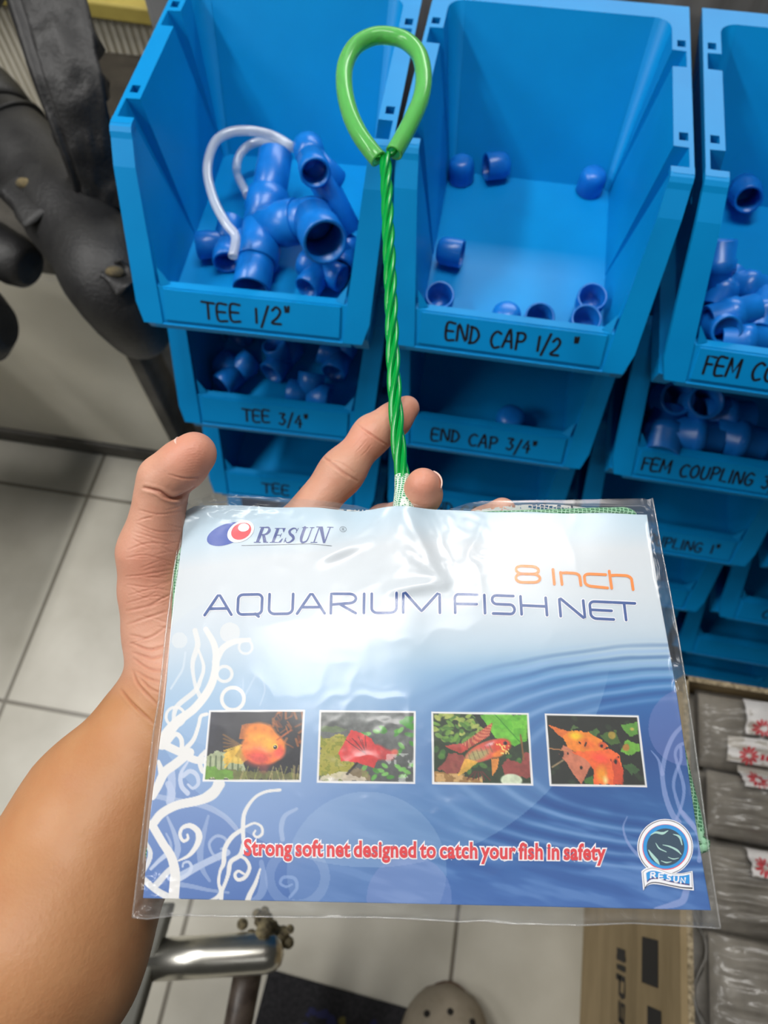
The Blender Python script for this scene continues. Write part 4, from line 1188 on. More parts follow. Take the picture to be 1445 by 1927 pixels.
# ------------------------------------------------------------------ the fish net packet
CT = np.array([-0.09268365, -0.00334107, 0.32778981]); CA = np.array([0.21495366, 0.00445374, -0.00029999]); CB = np.array([0.00131935, 0.14938323, -0.06154154])
CWID, CHGT = np.linalg.norm(CA), np.linalg.norm(CB)
c_o = CW + RM.T @ CT; c_a = RM.T @ CA; c_b = RM.T @ CB
c_n = np.cross(c_b, c_a); c_n /= np.linalg.norm(c_n)
HM = np.array([[F_PX, 0, CXP], [0, F_PX, CYP], [0, 0, 1]]) @ np.stack([CA, CB, CT], 1)
HI = np.linalg.inv(HM)
def art(px, py):
    """artwork drawing units to card fractions"""
    px = np.asarray(px, float); py = np.asarray(py, float)
    w = HI[2, 0] * px + HI[2, 1] * py + HI[2, 2]
    return (HI[0, 0] * px + HI[0, 1] * py + HI[0, 2]) / w, (HI[1, 0] * px + HI[1, 1] * py + HI[1, 2]) / w
def unart(u, v):
    w = HM[2, 0] * u + HM[2, 1] * v + HM[2, 2]
    return (HM[0, 0] * u + HM[0, 1] * v + HM[0, 2]) / w, (HM[1, 0] * u + HM[1, 1] * v + HM[1, 2]) / w
def bulge(u, v):
    """height of the card over its plane, metres"""
    u = np.asarray(u, float); v = np.asarray(v, float)
    uc = np.clip(u, 0, 1); vc = np.clip(v, 0, 1)
    b = .0022 * np.sin(np.pi * uc) * np.sin(np.pi * vc)
    b = b + (fbm(u * 3.1 + 2, v * 2.6, 3, 2) - .5) * .0022
    # the net's neck lifts the top edge
    b = b + .0042 * np.exp(-((u - .475) / .055) ** 2) * np.exp(-np.clip(v, -.1, 2) / .16)
    b = b - .0030 * np.exp(-((u - .37) / .05) ** 2) * np.exp(-np.clip(v, -.1, 2) / .12)
    # folds fanning out from below the neck
    for (u0, v0, u1, v1, hgt, wd_) in ((.475, .02, .55, .22, .0012, .016), (.55, .22, .47, .12, .0010, .014), (.55, .22, .44, .25, .0011, .012), (.43, .02, .30, .16, .0008, .016), (.30, .16, .40, .10, .0007, .012)):
        du, dv = u1 - u0, v1 - v0; t = np.clip(((u - u0) * du + (v - v0) * dv) / (du * du + dv * dv), 0, 1)
        d = np.hypot(u - u0 - t * du, (v - v0 - t * dv) * .75)
        b = b + hgt * np.exp(-(d / wd_) ** 2) * np.sin(np.pi * np.clip(t * .8 + .1, 0, 1))
    b = b - .0035 * np.exp(-(uc / .025) ** 2) * 0
    return b
def card_pt(u, v, off=0.0):
    u = np.asarray(u, float); v = np.asarray(v, float)
    return c_o + u[..., None] * c_a + v[..., None] * c_b + c_n * (bulge(u, v) + off)[..., None]
def AP(px, py, off):
    u, v = art(px, py); return Vector(card_pt(u, v, off))

proot = empty('fish_net_packet', Vector(card_pt(np.array(.5), np.array(.5), -.004)))
tag(proot, 'green twisted handle fish net packed with a blue printed card in a clear bag', 'fish net')
def padd_bm(bm, name, mats, recalc=False, parent=None, sm=False):
    bmesh.ops.translate(bm, vec=-proot.location, verts=bm.verts)
    return bm_obj(name, bm, mats, parent or proot, sm=sm, recalc=recalc)

# ---- printed artwork as colours on a fine grid, bag glare mixed into the tones
def paint(PX, PY):
    sh = PX.shape
    U_, V_ = art(PX, PY)
    def C(*c): return np.array(c, float)
    stops = [(0, C(196, 220, 236)), (.05, C(206, 224, 237)), (.11, C(222, 228, 234)), (.24, C(219, 227, 234)), (.33, C(205, 219, 231)), (.42, C(178, 204, 225)), (.50, C(152, 188, 219)),
             (.58, C(138, 173, 213)), (.70, C(126, 156, 205)), (.84, C(106, 138, 196)), (1, C(80, 118, 186))]
    def ramp(st, t):
        xs = [s[0] for s in st]; return np.stack([np.interp(t, xs, [s[1][k] for s in st]) for k in range(3)], -1)
    t = V_ + .02 * (fbm(U_ * 4, V_ * 3, 8, 3) - .5) - .09 * np.clip(1 - U_ / .45, 0, 1) * np.clip(1.9 - 2 * V_, 0, 1)
    img = ramp(stops, t)
    deep = ramp([(0, C(196, 220, 236)), (.05, C(190, 215, 238)), (.11, C(222, 228, 234)), (.30, C(214, 226, 235)), (.40, C(150, 192, 222)), (.47, C(60, 132, 196)), (.55, C(24, 94, 168)), (.66, C(20, 74, 146)), (.8, C(36, 98, 166)), (1, C(52, 104, 178))], t)
    def over(col, a):
        nonlocal img
        a = np.clip(a, 0, 1)[..., None]; img = img * (1 - a) + np.asarray(col, float) * a
    def blend(im2, a):
        nonlocal img
        a = np.clip(a, 0, 1)[..., None]; img = img * (1 - a) + im2 * a
    def sstep(a, b, x):
        q = np.clip((x - a) / (b - a), 0, 1); return q * q * (3 - 2 * q)
    # big light disc against the deep water on the right
    dR = np.hypot(PX - 700, PY - 1180)
    right = sstep(560, 1000, PX + .55 * (PY - 1400))
    blend(deep, right * sstep(.36, .5, V_) * .95)
    rr_ = np.hypot((PX - 1330) / 2.95, PY - 1430)
    ph = rr_ / 22.5 + .25 * (fbm(PX / 90, PY / 60, 4, 2) - .5)
    amp = sstep(95, 135, rr_) * (1 - sstep(205, 238, rr_)) * sstep(700, 1050, PX)
    wv = np.sin(2 * np.pi * ph)
    over((150, 186, 232), np.clip(wv, 0, 1) ** 1.5 * amp * .55)
    over((10, 62, 138), np.clip(-wv, 0, 1) ** 1.3 * amp * .42)
    # streaky water at the lower right
    st = fbm(PX / 120 + PY / 300, (PY - .28 * PX) / 26, 12, 3)
    over((120, 160, 218), sstep(.55, .8, st) * right * sstep(.70, .8, V_) * .45)
    over((16, 70, 146), sstep(.55, .25, st) * right * sstep(.70, .8, V_) * .35)
    over((176, 204, 236), (dR < 452) * .30 * sstep(.40, .55, V_))
    over((205, 222, 240), (np.hypot(PX - 690, PY - 1640) < 150) * .18)
    over((120, 126, 190), (np.hypot(PX - 1292, PY - 1368) < 72) * .55)
    over((150, 160, 215), (np.hypot(PX - 770, PY - 1690) < 80) * .35)
    over((190, 205, 232), (np.abs(np.hypot(PX - 560, PY - 1650) - 52) < 9) * .25)
    over((196, 212, 238), (np.hypot(PX - 430, PY - 1270) < 140) * .10)
    # ---- swirling tendrils
    def rib(pts, w, col=(238, 236, 234), a=1.0, n=8):
        pts = [(p[0], p[1]) for p in pts]
        P = np.array(spline(pts, n)); ws = np.interp(np.linspace(0, 1, len(P)), np.linspace(0, 1, len(w)), w)
        x0, y0 = P.min(0) - 24; x1, y1 = P.max(0) + 24
        sel = np.where((PX > x0) & (PX < x1) & (PY > y0) & (PY < y1))
        if not len(sel[0]): return
        X, Y = PX[sel], PY[sel]; cov = np.zeros(len(X))
        for i in range(len(P) - 1):
            A_, B_ = P[i], P[i + 1]; ab = B_ - A_; tt = np.clip(((X - A_[0]) * ab[0] + (Y - A_[1]) * ab[1]) / (ab @ ab + 1e-9), 0, 1)
            d = np.hypot(X - A_[0] - tt * ab[0], Y - A_[1] - tt * ab[1]); r = (ws[i] + (ws[i + 1] - ws[i]) * tt) / 2
            cov = np.maximum(cov, np.clip(r - d + .8, 0, 1))
        aa = (cov * a)[:, None]
        img[sel] = img[sel] * (1 - aa) + np.asarray(col, float) * aa
    ZA_ = lambda L_: [(230 + x / 4.379, 1150 + y / 4.379) for x, y in L_]
    ZB_ = lambda L_: [(240 + x / 4.516, 1480 + y / 4.516) for x, y in L_]
    ZC_ = lambda L_: [(1180 + x / 5.07, 1180 + y / 5.07) for x, y in L_]
    ZD_ = lambda L_: [(1140 + x / 6.02, 1500 + y / 6.02) for x, y in L_]
    def ring(cx_, cy_, R, w, a=1.0, col=(238, 236, 234)):
        c = ZA_([(cx_, cy_)])[0]; d = np.abs(np.hypot(PX - c[0], PY - c[1]) - R / 4.379)
        over(col, np.clip(w / 8.758 - d + .8, 0, 1) * a)
    pale = (176, 192, 224)
    # faint ones behind
    rib(ZB_([(230, 80), (420, 120), (640, 160), (820, 250), (930, 360)]), [9, 11, 8], pale, .75)
    rib(ZB_([(340, 260), (400, 400), (430, 520), (410, 600)]), [4, 10, 12], pale, .8)
    rib(ZB_([(440, 770), (640, 660), (850, 560)]), [15, 12, 12], (190, 204, 232), .9)
    rib(ZB_([(690, 250), (650, 400), (620, 560), (640, 700), (700, 800)]), [4, 9, 12, 9, 5], pale, .55)
    rib(ZB_([(780, 620), (720, 560), (700, 480), (760, 420), (830, 440), (850, 500), (800, 530)]), [4, 5, 5, 4], pale, .8)
    rib(ZB_([(440, 830), (560, 850), (700, 880), (860, 900)]), [9, 7, 4], pale, .6)
    rib(ZB_([(200, 700), (270, 630), (330, 580)]), [5, 9], (200, 212, 236), .9)
    rib(ZB_([(350, -20), (380, 60), (360, 130)]), [12, 14], (196, 208, 234), .8)
    rib(ZB_([(470, 680), (480, 650), (520, 640), (545, 680), (520, 740), (440, 790)]), [3, 4, 6, 8], (205, 216, 238), .9)
    rib(ZB_([(330, 400), (365, 470), (370, 530)]), [3, 6], pale, .7)
    rib(ZA_([(545, 1240), (485, 1340), (490, 1440), (540, 1500)]), [3, 8, 9], (206, 216, 238), .9)
    rib(ZA_([(545, 1430), (585, 1460), (630, 1420), (615, 1350), (560, 1320), (500, 1360)]), [4, 6, 8, 8], (206, 216, 238), .9)
    rib(ZA_([(400, 1300), (410, 1400), (400, 1530)]), [14, 15], (190, 204, 234), .8)
    rib(ZA_([(1000, 560), (1010, 700), (1120, 520), (1180, 640), (1140, 780)]), [2, 3, 2], (196, 216, 236), .6)
    rib(ZA_([(400, 640), (450, 560), (500, 470), (520, 340)]), [3, 4, 3], (214, 226, 238), .8)
    rib(ZB_([(1320, 450), (1310, 350), (1340, 250), (1440, 190)]), [8, 9, 5], (178, 196, 228), .7)
    rib(ZB_([(1140, 640), (1160, 800), (1130, 920), (1040, 990)]), [8, 16, 8], (160, 182, 222), .55)
    rib(ZB_([(1400, 830), (1350, 850), (1300, 820), (1330, 770), (1420, 780), (1440, 860), (1380, 940)]), [3, 5, 6, 5], (150, 178, 224), .7)
    # main ones
    rib(ZA_([(690, 150), (760, 280), (775, 420), (750, 570), (690, 690), (590, 810), (470, 900), (380, 1000), (330, 1090)]), [9, 12, 14, 15, 15, 20, 24])
    rib(ZA_([(770, 420), (830, 310), (930, 255), (1050, 240)]), [13, 11, 7], a=.9)
    rib(ZA_([(600, 160), (622, 280), (580, 430), (600, 600), (640, 700)]), [9, 10, 6, 8], a=.85)
    rib(ZA_([(630, 320), (672, 460), (645, 570), (600, 660), (450, 790), (420, 920)]), [4, 6, 7, 9, 9, 6], a=.9)
    ring(915, 725, 92, 28); ring(845, 520, 62, 24, .9); ring(1020, 300, 55, 18, .7)
    ring(440, 870, 78, 22, .95)
    ring(0, 0, 1, 1, 0)
    c = ZA_([(890, 180)])[0]; over((238, 236, 234), (np.hypot(PX - c[0], PY - c[1]) < 19) * .55)
    c = ZA_([(470, 240)])[0]; over((235, 236, 236), (np.hypot(PX - c[0], PY - c[1]) < 15) * .5)
    rib(ZA_([(320, 1090), (480, 1165), (600, 1225), (700, 1230)]), [15, 14, 12])
    rib(ZA_([(370, 1090), (440, 1015), (490, 1060), (490, 1160)]), [9, 8, 8])
    rib(ZA_([(520, 1140), (590, 1060), (630, 950), (650, 870), (700, 850)]), [9, 7, 6, 6])
    rib(ZA_([(690, 1160), (640, 1220), (660, 1310), (690, 1330)]), [8, 8, 9])
    rib(ZA_([(560, 1165), (440, 1260), (350, 1330), (290, 1450), (250, 1530)]), [16, 17, 16, 12])
    rib(ZA_([(300, 1240), (330, 1340)]), [6, 14])
    rib(ZA_([(800, 1390), (770, 1470), (690, 1540)]), [16, 17, 18])
    rib(ZB_([(790, -20), (720, 70), (600, 120), (420, 160), (290, 230), (215, 320)]), [18, 19, 17, 16, 16, 15])
    rib(ZB_([(205, 320), (300, 480), (370, 590), (405, 720), (400, 860), (390, 1000)]), [15, 15, 17, 19, 20])
    rib(ZB_([(425, 635), (530, 580), (600, 480), (605, 390), (540, 335), (470, 350), (448, 410), (475, 462), (515, 445), (512, 410)]), [2, 8, 12, 10, 6, 6, 5, 4])
    rib(ZB_([(1300, 30), (1180, 45), (1080, 100), (1000, 220), (985, 350), (990, 490)]), [5, 5, 5, 7, 8, 6])
    rib(ZB_([(1000, 345), (1080, 312), (1140, 340), (1148, 400), (1105, 430), (1075, 405), (1090, 375)]), [4, 4, 5, 4, 3])
    rib(ZB_([(970, 370), (890, 430), (830, 530), (820, 650), (790, 720), (778, 820), (800, 900), (790, 1000)]), [7, 8, 8, 8, 5, 5, 8, 7])
    rib(ZB_([(990, 480), (960, 580), (880, 640), (860, 740), (820, 850), (770, 935), (680, 990)]), [7, 8, 8, 6, 7, 7])
    rib(ZB_([(960, 590), (1010, 620), (1040, 690), (1000, 770), (940, 790), (915, 750), (945, 718), (990, 740)]), [5, 6, 7, 6, 5, 4])
    rib(ZB_([(1130, 700), (1090, 820), (1040, 920), (1015, 1000)]), [3, 7, 9, 11])
    rib(ZB_([(150, 800), (260, 890), (430, 980)]), [12, 12, 14], a=.95)
    rib(ZB_([(160, 480), (195, 560), (180, 640), (140, 720)]), [6, 9, 6], a=.9)
    rib(ZB_([(250, 830), (330, 740), (380, 690)]), [12, 10], a=.9)
    # lavender weeds on the right
    lav = (150, 166, 218)
    rib(ZC_([(560, 915), (450, 1030), (380, 1180), (345, 1330), (340, 1450), (370, 1620), (430, 1780), (490, 1860)]), [6, 8, 8, 8, 9, 10, 11], lav, .75)
    rib(ZC_([(230, 1180), (300, 1270), (335, 1400)]), [1, 4, 8], lav, .7)
    rib(ZC_([(590, 1100), (500, 1130), (462, 1200), (480, 1300), (530, 1460), (545, 1580), (515, 1730), (470, 1840)]), [6, 6, 5, 6, 6, 5, 5], lav, .7)
    rib(ZC_([(515, 1150), (515, 1270), (470, 1380), (445, 1500), (470, 1630), (530, 1780), (650, 1920)]), [5, 5, 6, 5, 7, 8], lav, .7)
    rib(ZC_([(610, 1250), (580, 1280), (590, 1340), (625, 1350)]), [4, 4, 4], lav, .8)
    rib(ZD_([(870, 170), (970, 290), (1055, 430), (1090, 600), (1060, 720)]), [7, 8, 8, 14, 8], lav, .7)
    rib(ZD_([(240, 220), (195, 340), (230, 480), (300, 590), (380, 670)]), [1, 3, 4, 5, 6], lav, .7)
    rib(ZD_([(910, 1060), (870, 1170), (770, 1215), (560, 1265)]), [12, 13, 12, 5], lav, .75)
    # ---- the four fish pictures
    def quad(q):
        A_ = []
        for (x, y), (s_, t_) in zip(q, ((0, 0), (1, 0), (1, 1), (0, 1))):
            A_.append([x, y, 1, 0, 0, 0, -s_ * x, -s_ * y, -s_]); A_.append([0, 0, 0, x, y, 1, -t_ * x, -t_ * y, -t_])
        h = np.linalg.svd(np.array(A_))[2][-1].reshape(3, 3)
        w = h[2, 0] * PX + h[2, 1] * PY + h[2, 2]
        return (h[0, 0] * PX + h[0, 1] * PY + h[0, 2]) / w, (h[1, 0] * PX + h[1, 1] * PY + h[1, 2]) / w
    def picture(q, fn):
        s_, t_ = quad(q); bw, bh = .022, .030
        cov = np.clip(np.minimum(np.minimum(s_ + bw, 1 + bw - s_) * 165, np.minimum(t_ + bh, 1 + bh - t_) * 122) + .5, 0, 1)
        over((246, 244, 244), cov)
        i = np.where((s_ >= -.02) & (s_ <= 1.02) & (t_ >= -.02) & (t_ <= 1.02))
        c2 = np.clip(np.minimum(np.minimum(s_[i], 1 - s_[i]) * 165, np.minimum(t_[i], 1 - t_[i]) * 122) + .5, 0, 1)[:, None]
        img[i] = img[i] * (1 - c2) + fn(s_[i], t_[i]) * c2
    class Pic:
        def __init__(s, x, y, bg):
            s.x, s.y = x, y; s.im = np.tile(np.asarray(bg, float), (len(x), 1))
            s.n1 = fbm(x * 9, y * 7, 2, 4); s.n2 = fbm(x * 22, y * 17, 9, 3)
        def put(s, col, a):
            a = np.clip(a, 0, 1)[:, None]; s.im = s.im * (1 - a) + np.asarray(col, float) * a
        def ell(s, cx_, cy_, rx, ry, col, rot=0, soft=.12, rag=0.0, a=1.0):
            c_, s_ = math.cos(rot), math.sin(rot); dx_, dy_ = (s.x - cx_) * 1.35, s.y - cy_
            d = np.hypot((dx_ * c_ + dy_ * s_) / (rx * 1.35), (-dx_ * s_ + dy_ * c_) / ry) + rag * (s.n2 - .5)
            s.put(col, np.clip((1 - d) / soft, 0, 1) * a)
        def poly(s, pts, col, a=1.0, rag=0.0):
            x = s.x + rag * (s.n1 - .5); y = s.y + rag * (s.n2 - .5); ins = np.zeros(len(x), bool); n = len(pts)
            for i in range(n):
                (x1, y1), (x2, y2) = pts[i], pts[(i + 1) % n]
                c_ = ((y1 > y) != (y2 > y)) & (x < (x2 - x1) * (y - y1) / ((y2 - y1) or 1e-9) + x1); ins ^= c_
            s.put(col, ins * a)
        def line(s, p, q_, w, col, a=1.0):
            p, q_ = np.array(p), np.array(q_); ab = q_ - p; t = np.clip(((s.x - p[0]) * ab[0] + (s.y - p[1]) * ab[1]) / (ab @ ab), 0, 1)
            s.put(col, np.clip((w - np.hypot(s.x - p[0] - t * ab[0], s.y - p[1] - t * ab[1])) / (w * .4), 0, 1) * a)
    def fish1(x, y):
        p = Pic(x, y, (38, 38, 46)); p.put((60, 60, 84), (.4 - x) * 1.2 * (1 - y))
        rd = random.Random(4)
        for k in range(34):
            cx_, cy_ = rd.uniform(.68, 1.0), rd.uniform(0, .55); an = rd.uniform(-2.6, -.4)
            p.line((cx_, cy_), (cx_ + .09 * math.cos(an), cy_ + .11 * math.sin(an)), rd.uniform(.008, .02), rd.choice([(150, 82, 40), (120, 60, 34), (178, 104, 52)]), .8)
        p.poly([(0, .66), (.12, .57), (.24, .62), (.40, .74), (.44, 1), (0, 1)], (196, 206, 160), .85, .06)
        for k in range(6): p.line((.04 + k * .06, .66), (.05 + k * .06, .92), .012, (72, 92, 60), .7)
        p.poly([(0, .86), (.3, .84), (.5, .88), (1, .90), (1, 1), (0, 1)], (112, 112, 62), .9, .1)
        p.poly([(0, .80), (.16, .84), (.30, .9), (.32, 1), (0, 1)], (104, 158, 50), .85, .12)
        for k in range(26):
            cx_ = rd.uniform(.3, 1.0); p.line((cx_, 1), (cx_ + rd.uniform(-.05, .05), rd.uniform(.78, .93)), .008, rd.choice([(150, 150, 84), (110, 120, 60), (176, 160, 108)]), .7)
        for k in range(9): p.line((.36, .50), (.16 + .02 * k * .3, .34 + .06 * k), .016, (120, 84, 44) if k < 4 else (232, 190, 70), .85)
        p.poly([(.38, .52), (.22, .58), (.17, .74), (.38, .78), (.46, .68)], (236, 186, 66), .75, .05)
        for k in range(12): p.line((.34 + k * .016, .40), (.36 + k * .02, .20 - .010 * k + .0012 * k * k), .012, (206, 112, 40), .85)
        p.ell(.56, .34, .20, .20, (246, 140, 44), .25, .25, .10)
        p.ell(.60, .53, .255, .27, (250, 140, 52), .12, .14, .05)
        p.ell(.58, .40, .20, .13, (255, 178, 58), .15, .8, .25, .9)
        p.ell(.56, .68, .22, .17, (232, 88, 80), .15, .7, .1, .95)
        p.ell(.77, .60, .085, .13, (238, 86, 66), .0, .6, .05, .95)
        p.ell(.66, .50, .10, .12, (255, 190, 56), .3, .9, .3, .8)
        p.ell(.62, .84, .07, .09, (150, 70, 70), .3, .6, .2, .6)
        p.line((.74, .42), (.88, .28), .014, (196, 100, 50), .9)
        p.ell(.725, .52, .032, .045, (250, 200, 70)); p.ell(.727, .525, .021, .031, (24, 20, 22)); p.ell(.722, .512, .006, .008, (240, 240, 240))
        return np.clip(p.im * (.86 + .28 * p.n2[:, None]), 0, 255)
    def fish2(x, y):
        p = Pic(x, y, (74, 76, 76)); p.put((128, 132, 130), p.n1 * 1.2 * (1 - y * .6)); rd = random.Random(6)
        p.poly([(0, .20), (.16, .20), (.30, .26), (.2, .30), (0, .28)], (110, 130, 90), .8, .04)
        p.poly([(0, .42), (.22, .32), (.34, .45), (.36, .8), (.2, .96), (0, .92)], (176, 168, 62), .95, .1)
        p.put((120, 128, 40), (p.n2 > .58) * (x < .34) * (y > .35) * .7)
        for k in range(44):
            cx_, cy_ = rd.uniform(.46, 1), rd.choice([rd.uniform(.22, .34), rd.uniform(.76, .95), rd.uniform(.4, .7) + (1 if rd.random() < .5 else 0)])
            if cx_ < .80 and .36 < cy_ < .74: continue
            p.ell(cx_, cy_, .05, .035, rd.choice([(98, 178, 72), (126, 196, 98), (74, 150, 58)]), rd.uniform(-1, 1), .3, .4, .9)
        for k in range(8): p.ell(.93 + .05 * math.cos(k), .08 + .03 * k * .6, .05, .04, (70, 150, 50), k, .3, .4)
        p.poly([(.33, .26), (.20, .60), (.24, .72), (.42, .74), (.58, .80), (.64, .62), (.56, .40), (.44, .30)], (222, 66, 66), 1, .03)
        for k in range(7): p.line((.50, .62), (.27 + k * .035, .40 - .01 * k + .05 * (k % 2)), .007, (112, 46, 52), .75)
        p.ell(.60, .58, .14, .13, (214, 60, 62), .2, .3, .1); p.ell(.72, .62, .10, .10, (196, 70, 72), .2, .4, .1)
        p.ell(.80, .58, .05, .06, (228, 112, 96), 0, .5)
        p.poly([(.36, .80), (.50, .84), (.56, 1), (.22, 1)], (150, 128, 92), .8, .1)
        p.poly([(.10, .92), (.30, .86), (.5, .98), (.5, 1), (0, 1)], (216, 204, 186), .8, .1)
        p.line((.30, .90), (.40, .74), .018, (40, 34, 34), .8)
        p.put((236, 240, 236), (p.n1 > .58) * (x > .7) * (y > .6) * .5)
        return np.clip(p.im * (.88 + .24 * p.n2[:, None]), 0, 255)
    def fish3(x, y):
        p = Pic(x, y, (40, 58, 36)); rd = random.Random(8)
        for k in range(70):
            cx_, cy_ = rd.uniform(0, .52), rd.uniform(0, .40)
            p.ell(cx_, cy_, rd.uniform(.03, .07), rd.uniform(.02, .045), rd.choice([(112, 158, 62), (150, 172, 78), (82, 128, 52), (176, 186, 96), (60, 96, 44)]), rd.uniform(-1.5, 1.5), .3, .4)
        p.poly([(.46, 0), (1, 0), (1, .38), (.86, .46), (.64, .34), (.58, .22)], (98, 184, 48), 1, .05)
        p.put((128, 204, 66), (p.n1 > .52) * (x > .55) * (y < .36) * .5); p.line((.66, 0), (.92, .42), .008, (62, 142, 36), .9)
        for k in range(26):
            cx_, cy_ = rd.uniform(0, .95), rd.uniform(.5, .88)
            p.ell(cx_, cy_, rd.uniform(.03, .06), rd.uniform(.025, .05), rd.choice([(62, 110, 48), (44, 84, 40), (88, 140, 60)]), rd.uniform(-1.5, 1.5), .3, .4, .8)
        p.poly([(.42, .0), (.50, .0), (.66, .36), (.62, .40)], (20, 24, 20), .9, .03)
        p.poly([(.70, .76), (.78, .66), (.90, .72), (.96, .56), (1, .58), (1, .92), (.72, .90)], (152, 66, 62), .95, .05)
        p.poly([(.04, .82), (.16, .58), (.30, .60), (.34, .76), (.22, .90)], (168, 76, 72), .85, .06)
        p.poly([(0, .84), (.30, .90), (.50, .96), (.5, 1), (0, 1)], (170, 126, 72), .95, .05)
        p.put((214, 176, 120), (p.n2 > .56) * (y > .88) * (x < .5) * .7)
        for k in range(5): p.line((.42 + k * .02, .84), (.34 + .06 * k, .96), .01, (110, 42, 40), .8)
        p.ell(.80, .96, .12, .10, (214, 226, 196), 0, .15); p.line((.92, .30), (.94, .66), .012, (140, 90, 50), .9)
        # the fish slopes up to the right
        for k in range(17):
            bx = .30 + .016 * k * 1.1; by = .56 - .0125 * k * 1.2
            p.line((bx, by), (bx - .01 + .003 * k, by - .10 - .0052 * k), .012, (198, 76, 66), .9); p.line((bx, by), (bx - .012 + .003 * k, by - .10 - .0052 * k), .003, (240, 160, 110), .9)
        p.poly([(.12, .48), (.30, .44), (.36, .52), (.28, .58), (.14, .50)], (196, 70, 62), .9, .03)
        p.ell(.55, .54, .26, .135, (214, 96, 74), -.42, .12); p.ell(.46, .60, .17, .10, (176, 164, 110), -.42, .5)
        p.ell(.58, .46, .17, .06, (226, 92, 92), -.42, .8); p.ell(.60, .44, .08, .035, (246, 196, 200), -.3, .9)
        for k in range(7): p.line((.36 + k * .045, .58 - k * .026), (.39 + k * .045, .70 - k * .028), .007, (118, 104, 74), .6)
        p.ell(.72, .46, .11, .115, (222, 74, 50), -.3, .3); p.ell(.68, .58, .10, .06, (238, 128, 50), -.5, .5)
        rd = random.Random(2)
        for k in range(26): p.ell(rd.uniform(.66, .79), rd.uniform(.44, .58), .008, .010, (250, 214, 120))
        p.ell(.755, .425, .024, .034, (120, 60, 60)); p.ell(.757, .427, .016, .024, (24, 20, 24))
        p.poly([(.32, .66), (.46, .70), (.34, .84), (.24, .92)], (236, 178, 70), .9, .02); p.poly([(.60, .66), (.68, .64), (.66, .78), (.60, .92)], (240, 150, 66), .95, .02)
        return np.clip(p.im * (.86 + .28 * p.n2[:, None]), 0, 255)
    def fish4(x, y):
        p = Pic(x, y, (30, 34, 28)); rd = random.Random(3)
        for k in range(20):
            cx_, cy_ = rd.uniform(.0, 1), rd.uniform(0, 1)
            p.ell(cx_, cy_, .05, .05, (44, 62, 40), rd.uniform(-1, 1), .5, .4, .7)
        for pts, col in (([(.56, .28), (.76, .20), (.80, .40), (.66, .44)], (70, 104, 44)), ([(.80, .14), (1, .08), (1, .26), (.88, .28)], (96, 158, 58)), ([(.78, .52), (.86, .36), (1, .40), (1, .50), (.86, .58)], (118, 186, 62)),
                         ([(.78, .72), (.9, .70), (.98, .78), (.86, .86)], (60, 96, 52)), ([(.36, .92), (.44, .86), (.44, 1), (.36, 1)], (70, 120, 50)), ([(.44, .26), (.54, .16), (.56, .24), (.50, .32)], (76, 116, 56)), ([(.24, .22), (.30, .14), (.34, .18)], (80, 110, 60))):
            p.poly(pts, col, .95, .06)
        p.ell(.70, .28, .05, .06, (176, 150, 60), .4, .3, .5); p.ell(.84, .46, .04, .06, (186, 130, 56), .6, .3, .5); p.ell(.93, .18, .03, .03, (180, 170, 80), 0, .3, .5)
        p.poly([(0, .14), (.20, .22), (.34, .24), (.18, .36)], (236, 120, 50), 1, .02)
        p.poly([(.16, .30), (.26, .22), (.44, .24), (.58, .36), (.64, .44), (.56, .52), (.34, .56), (.20, .48)], (244, 138, 44), 1, .03)
        p.ell(.30, .30, .10, .09, (250, 204, 40), .1, .7, .3); p.ell(.44, .42, .14, .10, (240, 112, 46), .3, .8, .2)
        p.ell(.585, .43, .05, .05, (226, 96, 52)); p.ell(.575, .44, .018, .024, (22, 18, 18))
        p.poly([(.10, .58), (.16, .44), (.26, .52), (.48, .64), (.40, .80), (.32, 1), (.24, .86), (.18, .70)], (206, 122, 92), 1, .03)
        p.line((.02, .76), (.14, .66), .012, (190, 160, 120), .8); p.line((0, .49), (.20, .52), .008, (220, 150, 90), .9)
        for cx_, cy_, rx, ry, ro in ((.13, .57, .028, .07, .3), (.20, .56, .012, .025, 0), (.40, .42, .012, .04, .4), (.34, .40, .010, .03, -.6), (.33, .76, .018, .03, 0), (.18, .44, .02, .02, 0)):
            p.ell(cx_, cy_, rx, ry, (26, 20, 18), ro, .3, .4)
        p.poly([(.24, .53), (.48, .52), (.64, .48), (.76, .56), (.78, .82), (.74, 1), (.44, 1), (.46, .78), (.40, .66)], (250, 108, 50), 1, .03)
        p.ell(.55, .62, .14, .10, (255, 84, 62), .2, .8, .1); p.ell(.54, .86, .08, .16, (252, 160, 42), .1, .7, .4); p.ell(.58, .94, .04, .10, (250, 226, 150), .1, .8, .5)
        p.poly([(.66, .66), (.74, .60), (.78, .80), (.76, 1), (.66, 1)], (196, 66, 40), .8, .05)
        for cx_, cy_, rx, ry, ro in ((.71, .67, .02, .045, .1), (.66, .65, .008, .02, 0), (.745, .60, .012, .02, .5)): p.ell(cx_, cy_, rx, ry, (26, 18, 18), ro, .3, .4)
        return np.clip(p.im * (.88 + .24 * p.n2[:, None]), 0, 255)
    picture([(397.5, 1340.5), (571, 1340.5), (563.5, 1468), (386, 1467)], fish1)
    picture([(605.5, 1341.5), (778, 1343), (777, 1471.5), (600.5, 1469.5)], fish2)
    picture([(814.5, 1344), (990, 1346), (998, 1474.5), (816.5, 1472)], fish3)
    picture([(1027.5, 1347), (1198, 1350), (1213.5, 1477.5), (1036.5, 1475.5)], fish4)
    return img

# the card sheet
NU, NV = 700, 526
gu, gv = np.meshgrid(np.linspace(0, 1, NU), np.linspace(0, 1, NV), indexing='ij')
